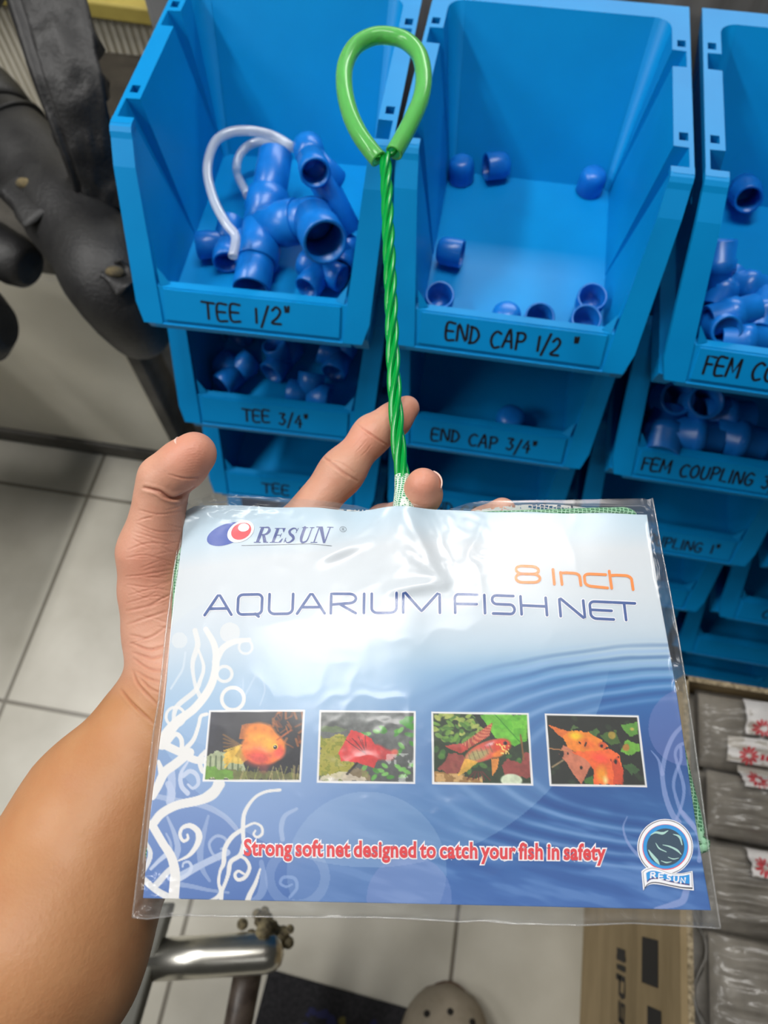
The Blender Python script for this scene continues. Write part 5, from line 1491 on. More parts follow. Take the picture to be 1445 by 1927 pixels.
# rounded top corners are cut by pulling the outline in, bottom left is crushed a little
r_ = .045
def pull(gu, gv):
    v = gv.copy(); u = gu.copy()
    q = np.clip((r_ - gu) / r_, 0, 1); top = r_ * .8 * (1 - np.sqrt(1 - q ** 2)); v = v + top * (1 - gv) ** 6
    wav = .006 * np.sin(gu * 9 + 1) * 0 + .0015 * np.sin(gu * 40)
    v = v + wav * (1 - gv) ** 8
    u = u + .002 * np.sin(gv * 13 + .5) * (1 - gu) ** 10 - .0015 * np.sin(gv * 9) * gu ** 10
    return u, v
cu, cv = pull(gu, gv)
PXg, PYg = unart(cu, cv)
rgb = lin(np.clip(paint(PXg, PYg), 0, 255)) * .90
pts = card_pt(cu, cv, 0.0) - np.array(proot.location)
me = bpy.data.meshes.new('printed_card')
ii = np.arange(NU * NV).reshape(NU, NV)
qd = np.stack([ii[:-1, :-1], ii[:-1, 1:], ii[1:, 1:], ii[1:, :-1]], -1).reshape(-1, 4)
me.vertices.add(NU * NV); me.vertices.foreach_set('co', pts.reshape(-1))
me.loops.add(len(qd) * 4); me.loops.foreach_set('vertex_index', qd.ravel())
me.polygons.add(len(qd)); me.polygons.foreach_set('loop_start', np.arange(0, len(qd) * 4, 4)); me.polygons.foreach_set('loop_total', np.full(len(qd), 4))
me.update(); me.validate()
at = me.color_attributes.new('print', 'FLOAT_COLOR', 'POINT')
at.data.foreach_set('color', np.concatenate([rgb.reshape(-1, 3), np.ones((NU * NV, 1))], 1).astype(np.float32).ravel())
pm = mat('printed_paper', (.8, .8, .8), .45, spec=.35)
N, L, b = nodes(pm); va = N.new('ShaderNodeVertexColor'); va.layer_name = 'print'; L.new(va.outputs['Color'], b.inputs['Base Color'])
CARD = new_obj('printed_card', me, proot, pm, sm=True)
md = CARD.modifiers.new('thick', 'SOLIDIFY'); md.thickness = .0004; md.offset = -1

# ---- lettering
blue_i = mat('title_blue_ink', lin((36, 76, 146)), .45); orange_i = mat('orange_ink', lin((248, 134, 32)), .45); white_i = mat('white_ink', lin((246, 246, 250)), .45)
red_i = mat('red_ink', lin((222, 52, 60)), .45); navy_i = mat('navy_ink', lin((28, 56, 136)), .45); black_i = mat('dark_line_ink', lin((44, 48, 66)), .45)
lred_i = mat('logo_red_ink', lin((240, 62, 74)), .45); lblue_i = mat('logo_blue_ink', lin((30, 72, 172)), .45); cyan_i = mat('badge_blue_ink', lin((20, 150, 224)), .45); purp_i = mat('badge_purple_ink', lin((70, 64, 128)), .45); teal_i = mat('badge_globe_ink', lin((34, 66, 90)), .45); mint_i = mat('badge_cloud_ink', lin((176, 218, 208)), .45)
def poly_face(bm, pts, off, m):
    f = bm.faces.new([bm.verts.new(AP(x, y, off)) for x, y in pts]); f.material_index = m; return f
def fix_up(bm):
    bm.normal_update()
    for f in bm.faces:
        if f.normal.dot(Vector(c_n)) < 0: f.normal_flip()
def arc_pts(cx_, cy_, rx, ry, a0, a1, n=8):
    return [(cx_ + rx * math.cos(math.radians(a0 + (a1 - a0) * i / n)), cy_ + ry * math.sin(math.radians(a0 + (a1 - a0) * i / n))) for i in range(n + 1)]
# wide rounded letters in a box x 0..1, y 0 (top) .. 1 (baseline)
R1 = .22
WL = {'A': [[(0, 1), (.46, .02), (.54, .02), (1, 1)], [(.2, .68), (.82, .68)]],
      'Q': [arc_pts(.2, .22, .2, .22, 180, 270, 5) + arc_pts(.8, .22, .2, .22, -90, 0, 5) + arc_pts(.8, .78, .2, .22, 0, 90, 5) + arc_pts(.2, .78, .2, .22, 90, 180, 5) + [(0, .22)], [(.74, .98), (.88, 1.12)]],
      'U': [[(0, 0), (0, .72)] + arc_pts(.24, .74, .24, .26, 180, 90, 5) + arc_pts(.76, .74, .24, .26, 90, 0, 5) + [(1, 0)]],
      'R': [[(0, 1), (0, 0), (.72, 0)] + arc_pts(.74, .24, .26, .24, -90, 90, 8) + [(.05, .55)], [(.38, .55), (1, 1)]],
      'I': [[(.5, 0), (.5, 1)]], 'M': [[(0, 1), (0, .03), (.06, 0), (.5, .92), (.94, 0), (1, .03), (1, 1)]],
      'F': [[(0, 1), (0, .22)] + arc_pts(.2, .22, .2, .22, 180, 270, 5) + [(1, 0)], [(0, .52), (.96, .52)]],
      'S': [[(.98, 0), (.2, 0)] + arc_pts(.2, .24, .2, .24, 270, 90, 8) + [(.8, .48)] + arc_pts(.8, .74, .2, .26, -90, 90, 8) + [(.02, 1)]],
      'H': [[(0, 0), (0, 1)], [(1, 0), (1, 1)], [(0, .5), (1, .5)]], 'N': [[(0, 1), (0, .03), (.06, 0), (.94, 1), (1, .97), (1, 0)]],
      'E': [[(1, 0), (.24, 0)] + arc_pts(.24, .26, .24, .26, 270, 180, 5) + arc_pts(.24, .74, .24, .26, 180, 90, 5) + [(1, 1)], [(.02, .5), (.95, .5)]],
      'T': [[(0, 0), (1, 0)], [(.5, 0), (.5, 1)]],
      '8': [arc_pts(.28, .24, .25, .24, 90, 270, 8) + arc_pts(.72, .24, .25, .24, -90, 90, 8) + [(.28, .48)], arc_pts(.26, .74, .26, .26, 270, 90, 8) + arc_pts(.74, .74, .26, .26, 90, -90, 8) + [(.26, .48)]],
      'n': [[(0, 1), (0, 0)], [(0, .05), (.3, 0), (.66, 0)] + arc_pts(.72, .28, .28, .28, -90, 0, 5) + [(1, 1)]],
      'c': [[(1, 0), (.26, 0)] + arc_pts(.26, .28, .26, .28, 270, 180, 5) + arc_pts(.26, .72, .26, .28, 180, 90, 5) + [(1, 1)]],
      'h': [[(0, 1), (0, -.28)], [(0, .05), (.3, 0), (.66, 0)] + arc_pts(.72, .28, .28, .28, -90, 0, 5) + [(1, 1)]]}
def interp(x, tab):
    xs, ys = zip(*tab); return float(np.interp(x, xs, ys))
bm = bmesh.new()
topT = [(385, 1121), (500, 1119.5), (760, 1119), (860, 1119.5), (979, 1123.5), (1053, 1127.5), (1120, 1133), (1196, 1136)]
botT = [(385, 1158), (500, 1157), (830, 1155), (900, 1155), (1026, 1159), (1053, 1161), (1130, 1166), (1190, 1168)]
def lean(x, h): return interp(x, [(340, -2.2), (780, 0), (1200, 4)]) * (h - .5) * 1.0
def dense(P, step=4.0):
    out = [P[0]]
    for a, b_ in zip(P[:-1], P[1:]):
        k = max(1, int(math.hypot(b_[0] - a[0], b_[1] - a[1]) / step))
        out += [(a[0] + (b_[0] - a[0]) * i / k, a[1] + (b_[1] - a[1]) * i / k) for i in range(1, k + 1)]
    return out
def put_letter(ch, x0, x1, tt, bt, w, m, halo=True):
    for stx in WL[ch]:
        P = []
        for a, hh in stx:
            x = x0 + 2.3 + (x1 - x0 - 4.6) * a; y = interp(x, tt) * (1 - hh) + interp(x, bt) * hh; P.append((x + lean(x, hh), y))
        P = dense(P)
        if halo: add_ribbon2(bm, P, w + 3.4, lambda x, y: AP(x, y, .00012), 1)
        add_ribbon2(bm, P, w, lambda x, y: AP(x, y, .00026), m)
for ch, x0, x1 in (('A', 384, 439), ('Q', 446, 496), ('U', 505, 554), ('A', 558, 614), ('R', 621, 672), ('I', 681, 689), ('U', 697, 748), ('M', 756, 829),
                   ('F', 853, 900), ('I', 907, 915), ('S', 923, 969), ('H', 977, 1029), ('N', 1050, 1100), ('E', 1107, 1154), ('T', 1152, 1198)):
    put_letter(ch, x0, x1, topT, botT, 5.1, 0)
tO = [(960, 1065), (1030, 1068), (1055, 1078), (1090, 1080), (1190, 1084)]; bO = [(960, 1097), (1016, 1097), (1040, 1100), (1090, 1102), (1140, 1107), (1190, 1110)]
for ch, x0, x1 in (('8', 967, 1017), ('I', 1036, 1046), ('n', 1053, 1093), ('c', 1097, 1143), ('h', 1146, 1191)): put_letter(ch, x0, x1, tO, bO, 5.2, 2, False)
fix_up(bm)
padd_bm(bm, 'title_lettering', (blue_i, white_i, orange_i), parent=CARD)

# maker's logo: blue eye, red iris and the slanted serif name
bm = bmesh.new()
def rot_ell(cx_, cy_, rx, ry, ang, n=40):
    c_, s_ = math.cos(math.radians(ang)), math.sin(math.radians(ang))
    return [(cx_ + rx * math.cos(t) * c_ - ry * math.sin(t) * s_, cy_ + rx * math.cos(t) * s_ + ry * math.sin(t) * c_) for t in [2 * math.pi * i / n for i in range(n)]]
z5 = lambda L_: [(360 + x / 4.014, 940 + y / 4.014) for x, y in L_]
poly_face(bm, z5(rot_ell(270, 264, 158, 76, -20)), .00012, 0)
poly_face(bm, z5(rot_ell(374, 244, 108, 74, -30)), .00022, 1)
poly_face(bm, z5(rot_ell(378, 242, 80, 60, -30)), .00032, 2)
poly_face(bm, z5(rot_ell(397, 216, 42, 30, -8)), .00042, 1)
# serif capitals, x grows with the slant
def serif(ch, x0, w, yb_, hgt):
    sl = .36
    def Tm(x, y): return (360 + (x0 + x * w + (y) * hgt * sl) / 4.014, 940 + (yb_ - y * hgt) / 4.014)
    def P(*pts): poly_face(bm, [Tm(*p) for p in pts], .00014, 3)
    def bar(xa, xb, ya, yb2): P((xa, ya), (xb, ya), (xb, yb2), (xa, yb2))
    def rib_(pts, ws):
        pp = spline(pts, 6); wv = np.interp(np.linspace(0, 1, len(pp)), np.linspace(0, 1, len(ws)), ws)
        add_ribbon2(bm, [Tm(*p) for p in pp], [float(q_) * w / 4.014 for q_ in wv], lambda x, y: AP(x, y, .00014 + .00002), 3)
    if ch == 'R':
        bar(.16, .40, 0, 1); bar(.02, .54, 0, .05); bar(.04, .6, .95, 1); rib_([(.4, .97), (.72, .95), (.86, .76), (.72, .55), (.4, .5)], [.06, .14, .22, .14, .06]); P((.42, .52), (.64, .52), (1.0, .0), (.74, .0)); bar(.74, 1.1, 0, .05)
    if ch == 'E':
        bar(.16, .40, 0, 1); bar(.02, .92, 0, .05); bar(.02, .88, .95, 1); P((.94, .0), (.98, .28), (.92, .28), (.72, .05)); P((.82, .72), (.88, .72), (.90, 1), (.66, .95)); bar(.4, .72, .49, .54); P((.68, .38), (.73, .38), (.75, .64), (.70, .64))
    if ch == 'S':
        rib_([(.84, .78), (.70, .95), (.42, .97), (.22, .80), (.36, .60), (.66, .44), (.80, .24), (.58, .04), (.30, .03), (.10, .22)], [.05, .08, .12, .20, .24, .26, .20, .12, .08, .05]); P((.80, .66), (.86, .66), (.92, 1), (.86, 1)); P((.06, 0), (.12, 0), (.14, .34), (.08, .34))
    if ch == 'U':
        rib_([(.26, .98), (.26, .35), (.40, .06), (.62, .04), (.80, .22), (.82, .98)], [.22, .22, .18, .12, .08, .07]); bar(.04, .52, .95, 1); bar(.64, 1.0, .95, 1)
    if ch == 'N':
        bar(.16, .24, 0, 1); bar(.0, .42, 0, .05); bar(.0, .3, .95, 1); P((.16, 1), (.40, 1), (.94, .0), (.80, -.02)); bar(.84, .92, 0, 1); bar(.68, 1.08, .95, 1)
for ch, x0, w, hg in (('R', 470, 100, 120), ('E', 590, 92, 112), ('S', 692, 86, 112), ('U', 792, 96, 118), ('N', 900, 120, 124)): serif(ch, x0, w, 328, hg)
add_ribbon2(bm, z5([(382, 350), (600, 345), (890, 336), (980, 343), (1060, 352)]), .8, lambda x, y: AP(x, y, .00014), 4)
cR = z5([(1145, 218)])[0]
add_ribbon2(bm, arc_pts(cR[0], cR[1], 6, 5, 0, 360, 24), .6, lambda x, y: AP(x, y, .00014), 4)
add_ribbon2(bm, [(cR[0] - 1.6, cR[1] + 2.6), (cR[0] - 1.6, cR[1] - 2.4), (cR[0] + 1, cR[1] - 2.4), (cR[0] + 1.6, cR[1] - 1), (cR[0] + 1, cR[1]), (cR[0] - 1.6, cR[1])], .7, lambda x, y: AP(x, y, .00014), 4)
add_ribbon2(bm, [(cR[0], cR[1]), (cR[0] + 2, cR[1] + 2.6)], .7, lambda x, y: AP(x, y, .00014), 4)
fix_up(bm)
padd_bm(bm, 'brand_logo', (lblue_i, white_i, lred_i, navy_i, black_i), parent=CARD)

# red slogan with a white outline
def text_mesh(body, offset, res=3):
    cu_ = bpy.data.curves.new('words', 'FONT'); cu_.body = body; cu_.size = 1; cu_.offset = offset; cu_.resolution_u = res; cu_.space_word = .62; cu_.space_character = 1.04
    o = bpy.data.objects.new('words', cu_); COL.objects.link(o)
    bpy.context.view_layer.update()
    me = bpy.data.meshes.new_from_object(o.evaluated_get(bpy.context.evaluated_depsgraph_get()))
    bpy.data.objects.remove(o); bpy.data.curves.remove(cu_)
    V = np.empty(len(me.vertices) * 3); me.vertices.foreach_get('co', V); V = V.reshape(-1, 3)
    Fs = [list(p.vertices) for p in me.polygons]; bpy.data.meshes.remove(me)
    return V, Fs
bm = bmesh.new()
SLO = 'Strong soft net designed to catch your fish in safety'
V0, F0 = text_mesh(SLO, .028)
X0, X1 = V0[:, 0].min(), V0[:, 0].max(); caph = V0[:, 1].max()
for off, lay, m in ((.092, .00012, 1), (.034, .00030, 0)):
    V1, F1 = text_mesh(SLO, off)
    t = (V1[:, 0] - X0) / (X1 - X0)
    px = 460 + t * 679; base = 1608.5 + 9.5 * t
    py = base - V1[:, 1] / caph * 30.5
    u, v = art(px, py); Q = card_pt(u, v, lay)
    vs = [bm.verts.new(q) for q in Q]
    for f in F1:
        try: bm.faces.new([vs[i] for i in f]).material_index = m
        except ValueError: pass
fix_up(bm)
padd_bm(bm, 'slogan_lettering', (red_i, white_i), parent=CARD)

# round badge with a globe and a waving name ribbon
bm = bmesh.new()
zd = lambda L_: [(1140 + x / 6.02, 1500 + y / 6.02) for x, y in L_]
poly_face(bm, zd(rot_ell(672, 566, 318, 318, 0, 56)), .00010, 1)
poly_face(bm, zd(rot_ell(672, 566, 308, 308, 0, 56)), .00016, 2)
poly_face(bm, zd(rot_ell(672, 566, 300, 300, 0, 56)), .00022, 1)
poly_face(bm, zd(rot_ell(672, 566, 262, 258, 0, 56)), .00028, 5)
poly_face(bm, zd(rot_ell(672, 562, 255, 250, 0, 56)), .00034, 0)
poly_face(bm, zd(rot_ell(672, 566, 214, 212, 0, 48)), .00040, 3)
rd = random.Random(11)
for pts, ws in (([(500, 430), (560, 400), (640, 410), (700, 380)], [6, 22, 30, 8]), ([(480, 600), (520, 660), (570, 720), (600, 760)], [10, 34, 40, 10]), ([(760, 420), (830, 450), (860, 540)], [6, 26, 10]),
                ([(640, 540), (720, 560), (800, 600), (850, 650)], [6, 18, 24, 6]), ([(560, 520), (600, 580), (680, 620)], [6, 16, 8]), ([(700, 680), (760, 700), (820, 690)], [5, 14, 5]), ([(620, 720), (680, 740), (740, 730)], [5, 16, 4])):
    pp = spline(pts, 6); wv = np.interp(np.linspace(0, 1, len(pp)), np.linspace(0, 1, len(ws)), ws)
    add_ribbon2(bm, zd([tuple(p) for p in pp]), [float(q_) / 6.02 for q_ in wv], lambda x, y: AP(x, y, .00046), 4)
def ribbon_band(top, bot, off, m):
    T_, B_ = spline(top, 6), spline(bot, 6)
    for i in range(len(T_) - 1): poly_face(bm, zd([tuple(T_[i]), tuple(T_[i + 1]), tuple(B_[i + 1]), tuple(B_[i])]), off, m)
ribbon_band([(396, 838), (440, 806), (520, 790), (610, 812), (720, 852), (850, 860), (975, 835)], [(416, 1056), (450, 1010), (510, 985), (600, 990), (720, 1012), (850, 1040), (990, 1056)], .00050, 1)
ribbon_band([(410, 850), (445, 822), (520, 800), (610, 822), (720, 862), (850, 866), (962, 846)], [(430, 1040), (462, 996), (520, 972), (600, 976), (720, 1002), (850, 1028), (975, 1040)], .00056, 2)
ribbon_band([(414, 852), (447, 826), (520, 804), (610, 826), (720, 866), (850, 870), (958, 852)], [(434, 1020), (464, 982), (520, 960), (600, 964), (720, 990), (850, 1014), (968, 1022)], .00062, 1)
ribbon_band([(448, 858), (480, 840), (530, 832), (610, 850), (720, 884), (850, 890), (938, 874)], [(458, 968), (490, 938), (530, 926), (600, 930), (720, 960), (850, 985), (940, 1000)], .00068, 6)
ribbon_band([(448, 858), (480, 840), (530, 832), (610, 850), (720, 884), (850, 890), (938, 874)], [(456, 948), (490, 918), (530, 906), (600, 912), (720, 944), (850, 968), (940, 982)], .00074, 0)
SB = {'R': [[(0, 1), (0, 0), (.7, 0), (.85, .25), (.7, .5), (0, .5)], [(.4, .5), (.95, 1)]], 'E': [[(.9, 0), (0, 0), (0, 1), (.9, 1)], [(0, .5), (.75, .5)]], 'S': [[(.9, .1), (.5, 0), (.1, .15), (.2, .42), (.7, .55), (.85, .82), (.5, 1), (.05, .9)]],
      'U': [[(0, 0), (0, .7), (.25, 1), (.65, 1), (.9, .7), (.9, 0)]], 'N': [[(0, 1), (0, 0), (.85, 1), (.85, 0)]]}
for ch, x0, y0 in (('R', 502, 852), ('E', 592, 866), ('S', 680, 882), ('U', 764, 900), ('N', 842, 912)):
    for stx in SB[ch]: add_ribbon2(bm, zd([(x0 + a * 54 - 4 * b_, y0 + b_ * 58) for a, b_ in stx]), 2.9, lambda x, y: AP(x, y, .00082), 1)
fix_up(bm)
padd_bm(bm, 'round_badge', (cyan_i, white_i, black_i, teal_i, mint_i, lred_i, purp_i), parent=CARD)

# ---- clear bag: front and back sheets
left_e = [(352, 944), (343, 980), (333, 1027), (323, 1090), (309, 1200), (297, 1318), (287, 1378), (278, 1458), (267, 1557), (258, 1640), (248, 1727)]
right_e = [(1229, 936), (1238, 985), (1246, 1030), (1262, 1110), (1279, 1204), (1290, 1272), (1306, 1370), (1320, 1470), (1333, 1570), (1345, 1660), (1358, 1748)]
top_e = [(352, 944), (395, 926), (460, 930), (530, 934), (610, 939), (670, 944), (694, 957), (722, 952), (757, 948), (800, 962), (840, 962), (882, 944), (904, 940), (1000, 938), (1060, 938), (1150, 937), (1229, 936)]
bot_e = [(248, 1727), (275, 1730), (330, 1723), (450, 1725), (560, 1727), (700, 1727), (790, 1731), (870, 1736), (905, 1733), (960, 1739), (1100, 1742), (1190, 1738), (1280, 1743), (1358, 1748)]
def edge_fn(pts):
    P = np.array(pts, float); d = np.r_[0, np.cumsum(np.hypot(*np.diff(P, axis=0).T))]; d /= d[-1]
    return lambda t: (np.interp(t, d, P[:, 0]), np.interp(t, d, P[:, 1]))
eL, eR, eT, eB = map(edge_fn, (left_e, right_e, top_e, bot_e))
def bag_uv(s_, t_):
    lx, ly = eL(t_); rx, ry = eR(t_); tx, ty = eT(s_); bx, by = eB(s_)
    x = (1 - s_) * lx + s_ * rx + (1 - t_) * tx + t_ * bx - ((1 - s_) * (1 - t_) * 352 + s_ * (1 - t_) * 1229 + (1 - s_) * t_ * 248 + s_ * t_ * 1358)
    y = (1 - s_) * ly + s_ * ry + (1 - t_) * ty + t_ * by - ((1 - s_) * (1 - t_) * 944 + s_ * (1 - t_) * 936 + (1 - s_) * t_ * 1727 + s_ * t_ * 1748)
    return art(x, y)
film = film_mat('bag_film', (0.965, 0.97, 0.972), .21, .62, milky=.045, milk=(.8, .82, .84))
def wrinkle(u, v):
    a = 1 - np.abs(fbm(u * 9 + 4, v * 7, 21, 3) * 2 - 1); c = 1 - np.abs(fbm(u * 17 - v * 9, v * 12 + u * 8, 25, 3) * 2 - 1)
    base = .00030 * fbm(u * 3.2 + 4, v * 2.8, 21, 2) + .00010 * a ** 3
    loc = 0
    for (u0, v0, r, g) in ((.10, .01, .07, 1.0), (.20, .03, .06, .7), (.50, .10, .10, .9), (.60, .14, .08, .8), (.33, .80, .10, .8), (.55, .78, .10, .9), (.42, .66, .10, .6), (.62, .90, .07, .6), (.985, .93, .05, 1.0), (.46, .62, .05, .7)):
        loc = loc + g * np.exp(-((u - u0) ** 2 + ((v - v0) * .75) ** 2) / r ** 2)
    return base + np.clip(loc, 0, 1.3) * (.00050 * a ** 3 + .00028 * c ** 3)
def edge_zone(u, v):
    """0 over the card, 1 in the flat margins of the bag"""
    return np.clip(np.maximum.reduce([-u / .03, (u - 1) / .03, -v / .03, (v - 1) / .035]), 0, 1)
def bag_sheet(name, front):
    n1, n2 = 330, 260
    s_, t_ = np.meshgrid(np.linspace(0, 1, n1), np.linspace(0, 1, n2), indexing='ij')
    u, v = bag_uv(s_, t_)
    e = edge_zone(u, v)
    if front:
        o = .0013 + wrinkle(u, v) * (1 + .6 * e) - .0030 * e
        big = np.clip((u - .99) / .02, 0, 1)
        o = o + big * .0036 * (fbm(u * 30 + 5, v * 16, 40, 3) - .5) * 2 * np.clip((1.045 - u) / .02, 0, 1)
        cor = np.exp(-(((u + .01) / .06) ** 2 + ((v - 1.02) / .06) ** 2)); o = o + cor * .0052 * (fbm(u * 40, v * 40, 50, 3) - .5) * 2
        cor2 = np.exp(-(((u - .03) / .14) ** 2 + ((v + .02) / .05) ** 2)); o = o + cor2 * .0040 * (fbm(u * 26, v * 40, 51, 3) - .5) * 2
        bot = np.clip((v - 1.0) / .02, 0, 1); o = o + bot * .0020 * (fbm(u * 18, v * 12, 44, 3) - .5) * 2
    else:
        o = -.0075 + .0055 * e - wrinkle(u + .3, v) * .8 - .0006
        o = np.minimum(o, -.0012 - 0 * e) 
        o = o - bulge(u, v) * .8
    # close the bag along its rim
    rim = np.minimum.reduce([s_, 1 - s_, 1 - t_, np.ones_like(t_) * .5])
    k = np.clip(rim / .006, 0, 1)
    o = o * k + (-.0012) * (1 - k)
    P = card_pt(u, v, o) - np.array(proot.location)
    idx = np.arange(n1 * n2).reshape(n1, n2)
    q = np.stack([idx[:-1, :-1], idx[:-1, 1:], idx[1:, 1:], idx[1:, :-1]], -1).reshape(-1, 4)
    me = bpy.data.meshes.new(name); me.from_pydata(P.reshape(-1, 3).tolist(), [], q.tolist()); me.update()
    return new_obj(name, me, proot, film, sm=True)
BAGF = bag_sheet('bag_front', True); bag_sheet('bag_back', False)
# welded seams along the two sides
bm = bmesh.new()
for fn in (eL, eR, eB):
    tt = np.linspace(0, 1, 80); x, y = fn(tt); u, v = art(x, y)
    add_tube(bm, [Vector(p) for p in card_pt(u, v, np.full(len(tt), -.0012))], .00035, 6)
padd_bm(bm, 'bag_seam', film_mat('bag_seam_film', (.92, .92, .92), .12, 1.5, milky=.10), sm=True, parent=BAGF)

# ---- the net folded behind the card
def mesh_mat(name, c1, hole, scale, thick):
    m = bpy.data.materials.new(name); m.use_nodes = True; N, L = m.node_tree.nodes, m.node_tree.links; b = N['Principled BSDF']
    b.inputs['Base Color'].default_value = (*c1, 1); b.inputs['Roughness'].default_value = .55
    tc = N.new('ShaderNodeTexCoord'); mp = N.new('ShaderNodeMapping'); mp.inputs['Scale'].default_value = scale
    vo = N.new('ShaderNodeTexVoronoi'); vo.feature = 'DISTANCE_TO_EDGE'; vo.inputs['Randomness'].default_value = .25; vo.inputs['Scale'].default_value = 1
    L.new(tc.outputs['Object'], mp.inputs['Vector']); L.new(mp.outputs['Vector'], vo.inputs['Vector'])
    gt = N.new('ShaderNodeMath'); gt.operation = 'GREATER_THAN'; gt.inputs[1].default_value = thick; L.new(vo.outputs['Distance'], gt.inputs[0])
    mx = N.new('ShaderNodeMixShader'); L.new(gt.outputs[0], mx.inputs[0]); L.new(b.outputs[0], mx.inputs[1])
    if hole is None:
        h_ = N.new('ShaderNodeBsdfTransparent')
    else:
        h_ = N.new('ShaderNodeBsdfPrincipled'); h_.inputs['Base Color'].default_value = (*hole, 1); h_.inputs['Roughness'].default_value = .6
    L.new(h_.outputs[0], mx.inputs[2]); L.new(mx.outputs[0], N['Material Output'].inputs['Surface'])
    return m
net_green = mesh_mat('green_net_rim', lin((150, 205, 165)), lin((20, 110, 62)), (520, 760, 520), .11)
net_grey = mesh_mat('grey_net', lin((196, 200, 198)), None, (520, 700, 520), .12)
rim_px = [(757, 950), (800, 968), (850, 969), (930, 963), (1060, 959), (1150, 957), (1188, 959), (1200, 985), (1226, 1130), (1292, 1430), (1320, 1540), (1322, 1575), (1300, 1600), (900, 1610), (320, 1605), (302, 1580),
          (315, 1400), (325, 1200), (331, 1080), (339, 1000), (352, 972), (420, 978), (560, 984), (690, 978), (757, 950)]
bm = bmesh.new()
pth = []
for x, y in spline(rim_px, 6):
    u, v = art(x, y); pth.append(Vector(c_o + u * c_a + v * c_b + c_n * (float(min(bulge(u, v), 0)) - .0042)))
add_tube(bm, pth[:-1], .0022, 12, close=True)
padd_bm(bm, 'net_rim', net_green, sm=True)
n1, n2 = 60, 44
g = []
bm = bmesh.new()
for i in range(n1):
    row = []
    for j in range(n2):
        u, v = .01 + .965 * i / (n1 - 1), -.012 + .95 * j / (n2 - 1)
        x, y = unart(u, v)
        off = -.0058 + .0016 * (fbm(np.array(u * 9), np.array(v * 9), 60, 3) - .5)
        if v < .02 and .62 < u < .96: v -= .028 * math.sin(math.pi * (u - .62) / .34)
        row.append(bm.verts.new(c_o + u * c_a + v * c_b + c_n * float(off)))
    g.append(row)
for i in range(n1 - 1):
    for j in range(n2 - 1): bm.faces.new((g[i][j], g[i + 1][j], g[i + 1][j + 1], g[i][j + 1])).smooth = True
padd_bm(bm, 'net_mesh', net_grey)
# mesh sleeve gathered round the handle's foot
h0 = at_d(757, 903, .3375)
foot = Vector(c_o + sum(np.array(art(762, 985))[k] * (c_a, c_b)[k] for k in (0, 1)) - c_n * .0030) if False else Vector(c_o + sum(np.array(art(762, 975))[k] * (c_a, c_b)[k] for k in (0, 1)) - c_n * .0035)
bm = bmesh.new()
sp = [h0 + (h0 - foot).normalized() * .002, h0.lerp(foot, .3), h0.lerp(foot, .62), foot]
sp = [Vector(p) for p in spline(sp, 6)]
add_tube(bm, sp, [float(q_) for q_ in np.interp(np.linspace(0, 1, len(sp)), [0, .3, .6, 1], [.0037, .0041, .0050, .0064])], 20, caps=False)
sl = padd_bm(bm, 'net_sleeve', mesh_mat('pale_net_sleeve', lin((220, 232, 222)), lin((60, 150, 100)), (620, 900, 620), .13), sm=True)

# ---- twisted wire handle with the tube grip
green = mat('green_coated_wire', lin((0, 148, 58)), .22, spec=.5)
zt0 = at_d(757, 903, .3375).z
def hz(u, w, z): return at_z(u, w, z)
hand_px = [(762, 960, -.0065), (758, 905, .0), (750, 840, .0015), (744, 760, .003), (739, 660, .004), (735, 540, .005), (730, 420, .006), (727, 340, .007), (725, 292, .0075)]
hp = [hz(u, w, zt0 + dz_) for u, w, dz_ in hand_px]
hp[0] = foot.lerp(h0, .25)
HP = [Vector(p) for p in spline(hp, 40)]
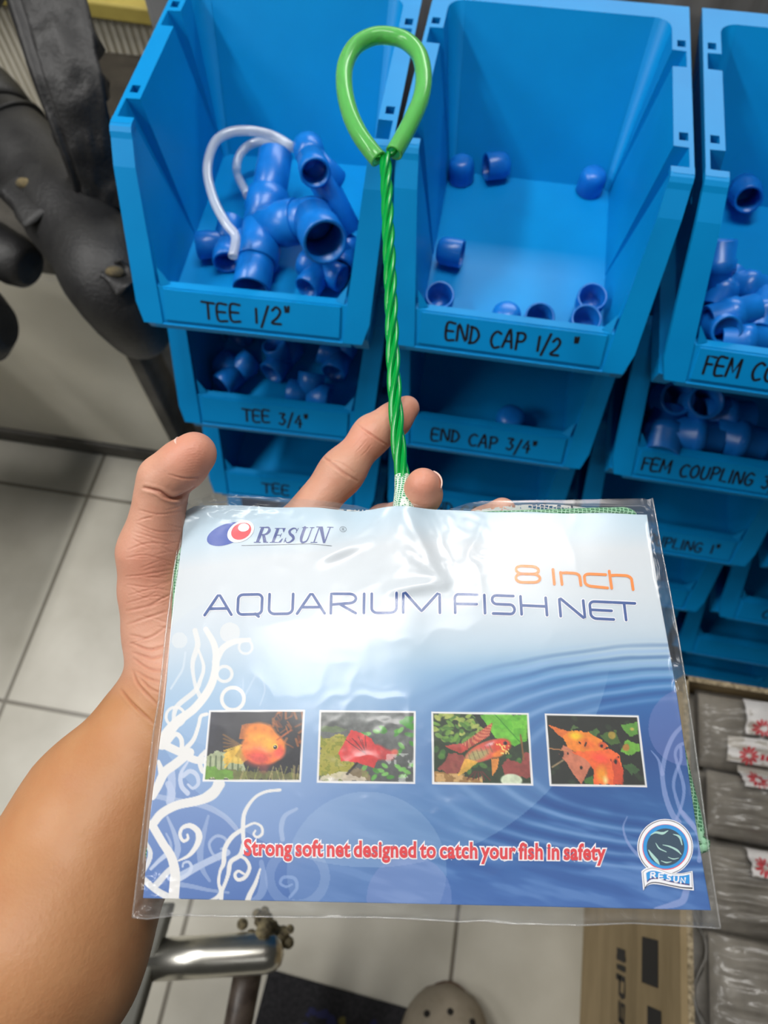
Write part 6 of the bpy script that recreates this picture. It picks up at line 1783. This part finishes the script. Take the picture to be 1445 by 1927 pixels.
# even spacing
acc = [0.0]
for i in range(1, len(HP)): acc.append(acc[-1] + (HP[i] - HP[i - 1]).length)
NS = 520
ev = np.linspace(0, acc[-1], NS)
HPe = [Vector((np.interp(q_, acc, [p.x for p in HP]), np.interp(q_, acc, [p.y for p in HP]), np.interp(q_, acc, [p.z for p in HP]))) for q_ in ev]
fr = frames(HPe)
loop_px = [(712, 300), (697, 282), (676, 252), (658, 212), (648, 165), (650, 122), (668, 88), (698, 70), (728, 67), (762, 76), (788, 102), (797, 142), (792, 185), (774, 228), (756, 262), (741, 288)]
LZ = zt0 + .008
LP = [Vector(p) for p in spline([hz(u, w, LZ + .010 * math.sin(math.pi * k / 15)) for k, (u, w) in enumerate(loop_px)], 8)]
rw = .00160; pitch = .070
for s_ in (0, 1, 2, 3):
    bm = bmesh.new(); path = []
    for i, (p, t, a, b_) in enumerate(fr):
        ph = 2 * math.pi * ev[i] / pitch + s_ * math.pi / 2
        path.append(p - (a * math.cos(ph) + b_ * math.sin(ph)) * rw * 1.38)
    # each strand leaves the twist into one end of the grip tube
    end = path[-1]
    tube_end = LP[:10] if s_ == 0 else LP[::-1][:10]
    if s_ in (0, 2): path += [end.lerp(tube_end[0], .35) + Vector((0, .001, 0)), end.lerp(tube_end[0], .75), *tube_end[1:]]
    add_tube(bm, path, rw, 12)
    padd_bm(bm, 'wire_strand', green, recalc=True)
# grip
gm = bpy.data.materials.new('green_vinyl_tube'); gm.use_nodes = True
N, L, b = nodes(gm)
b.inputs['Base Color'].default_value = (*lin((140, 232, 135)), 1); b.inputs['Roughness'].default_value = .16
b.inputs['Subsurface Weight'].default_value = .0; b.inputs['Transmission Weight'].default_value = .62; b.inputs['IOR'].default_value = 1.30
bm = bmesh.new(); frl = frames(LP); R0, r0_ = .0054, .0040; n = 28
R_ = loft(bm, [[p + (a * math.cos(2 * math.pi * j / n) + b_ * math.sin(2 * math.pi * j / n)) * R0 for j in range(n)] for p, t, a, b_ in frl], caps=False)
r2 = loft(bm, [[p + (a * math.cos(2 * math.pi * j / n) + b_ * math.sin(2 * math.pi * j / n)) * r0_ for j in range(n)] for p, t, a, b_ in frl], caps=False)
for q_ in (0, -1):
    for j in range(n): bm.faces.new((R_[q_][j], R_[q_][(j + 1) % n], r2[q_][(j + 1) % n], r2[q_][j]))
padd_bm(bm, 'grip_tube', gm, recalc=True, sm=True)
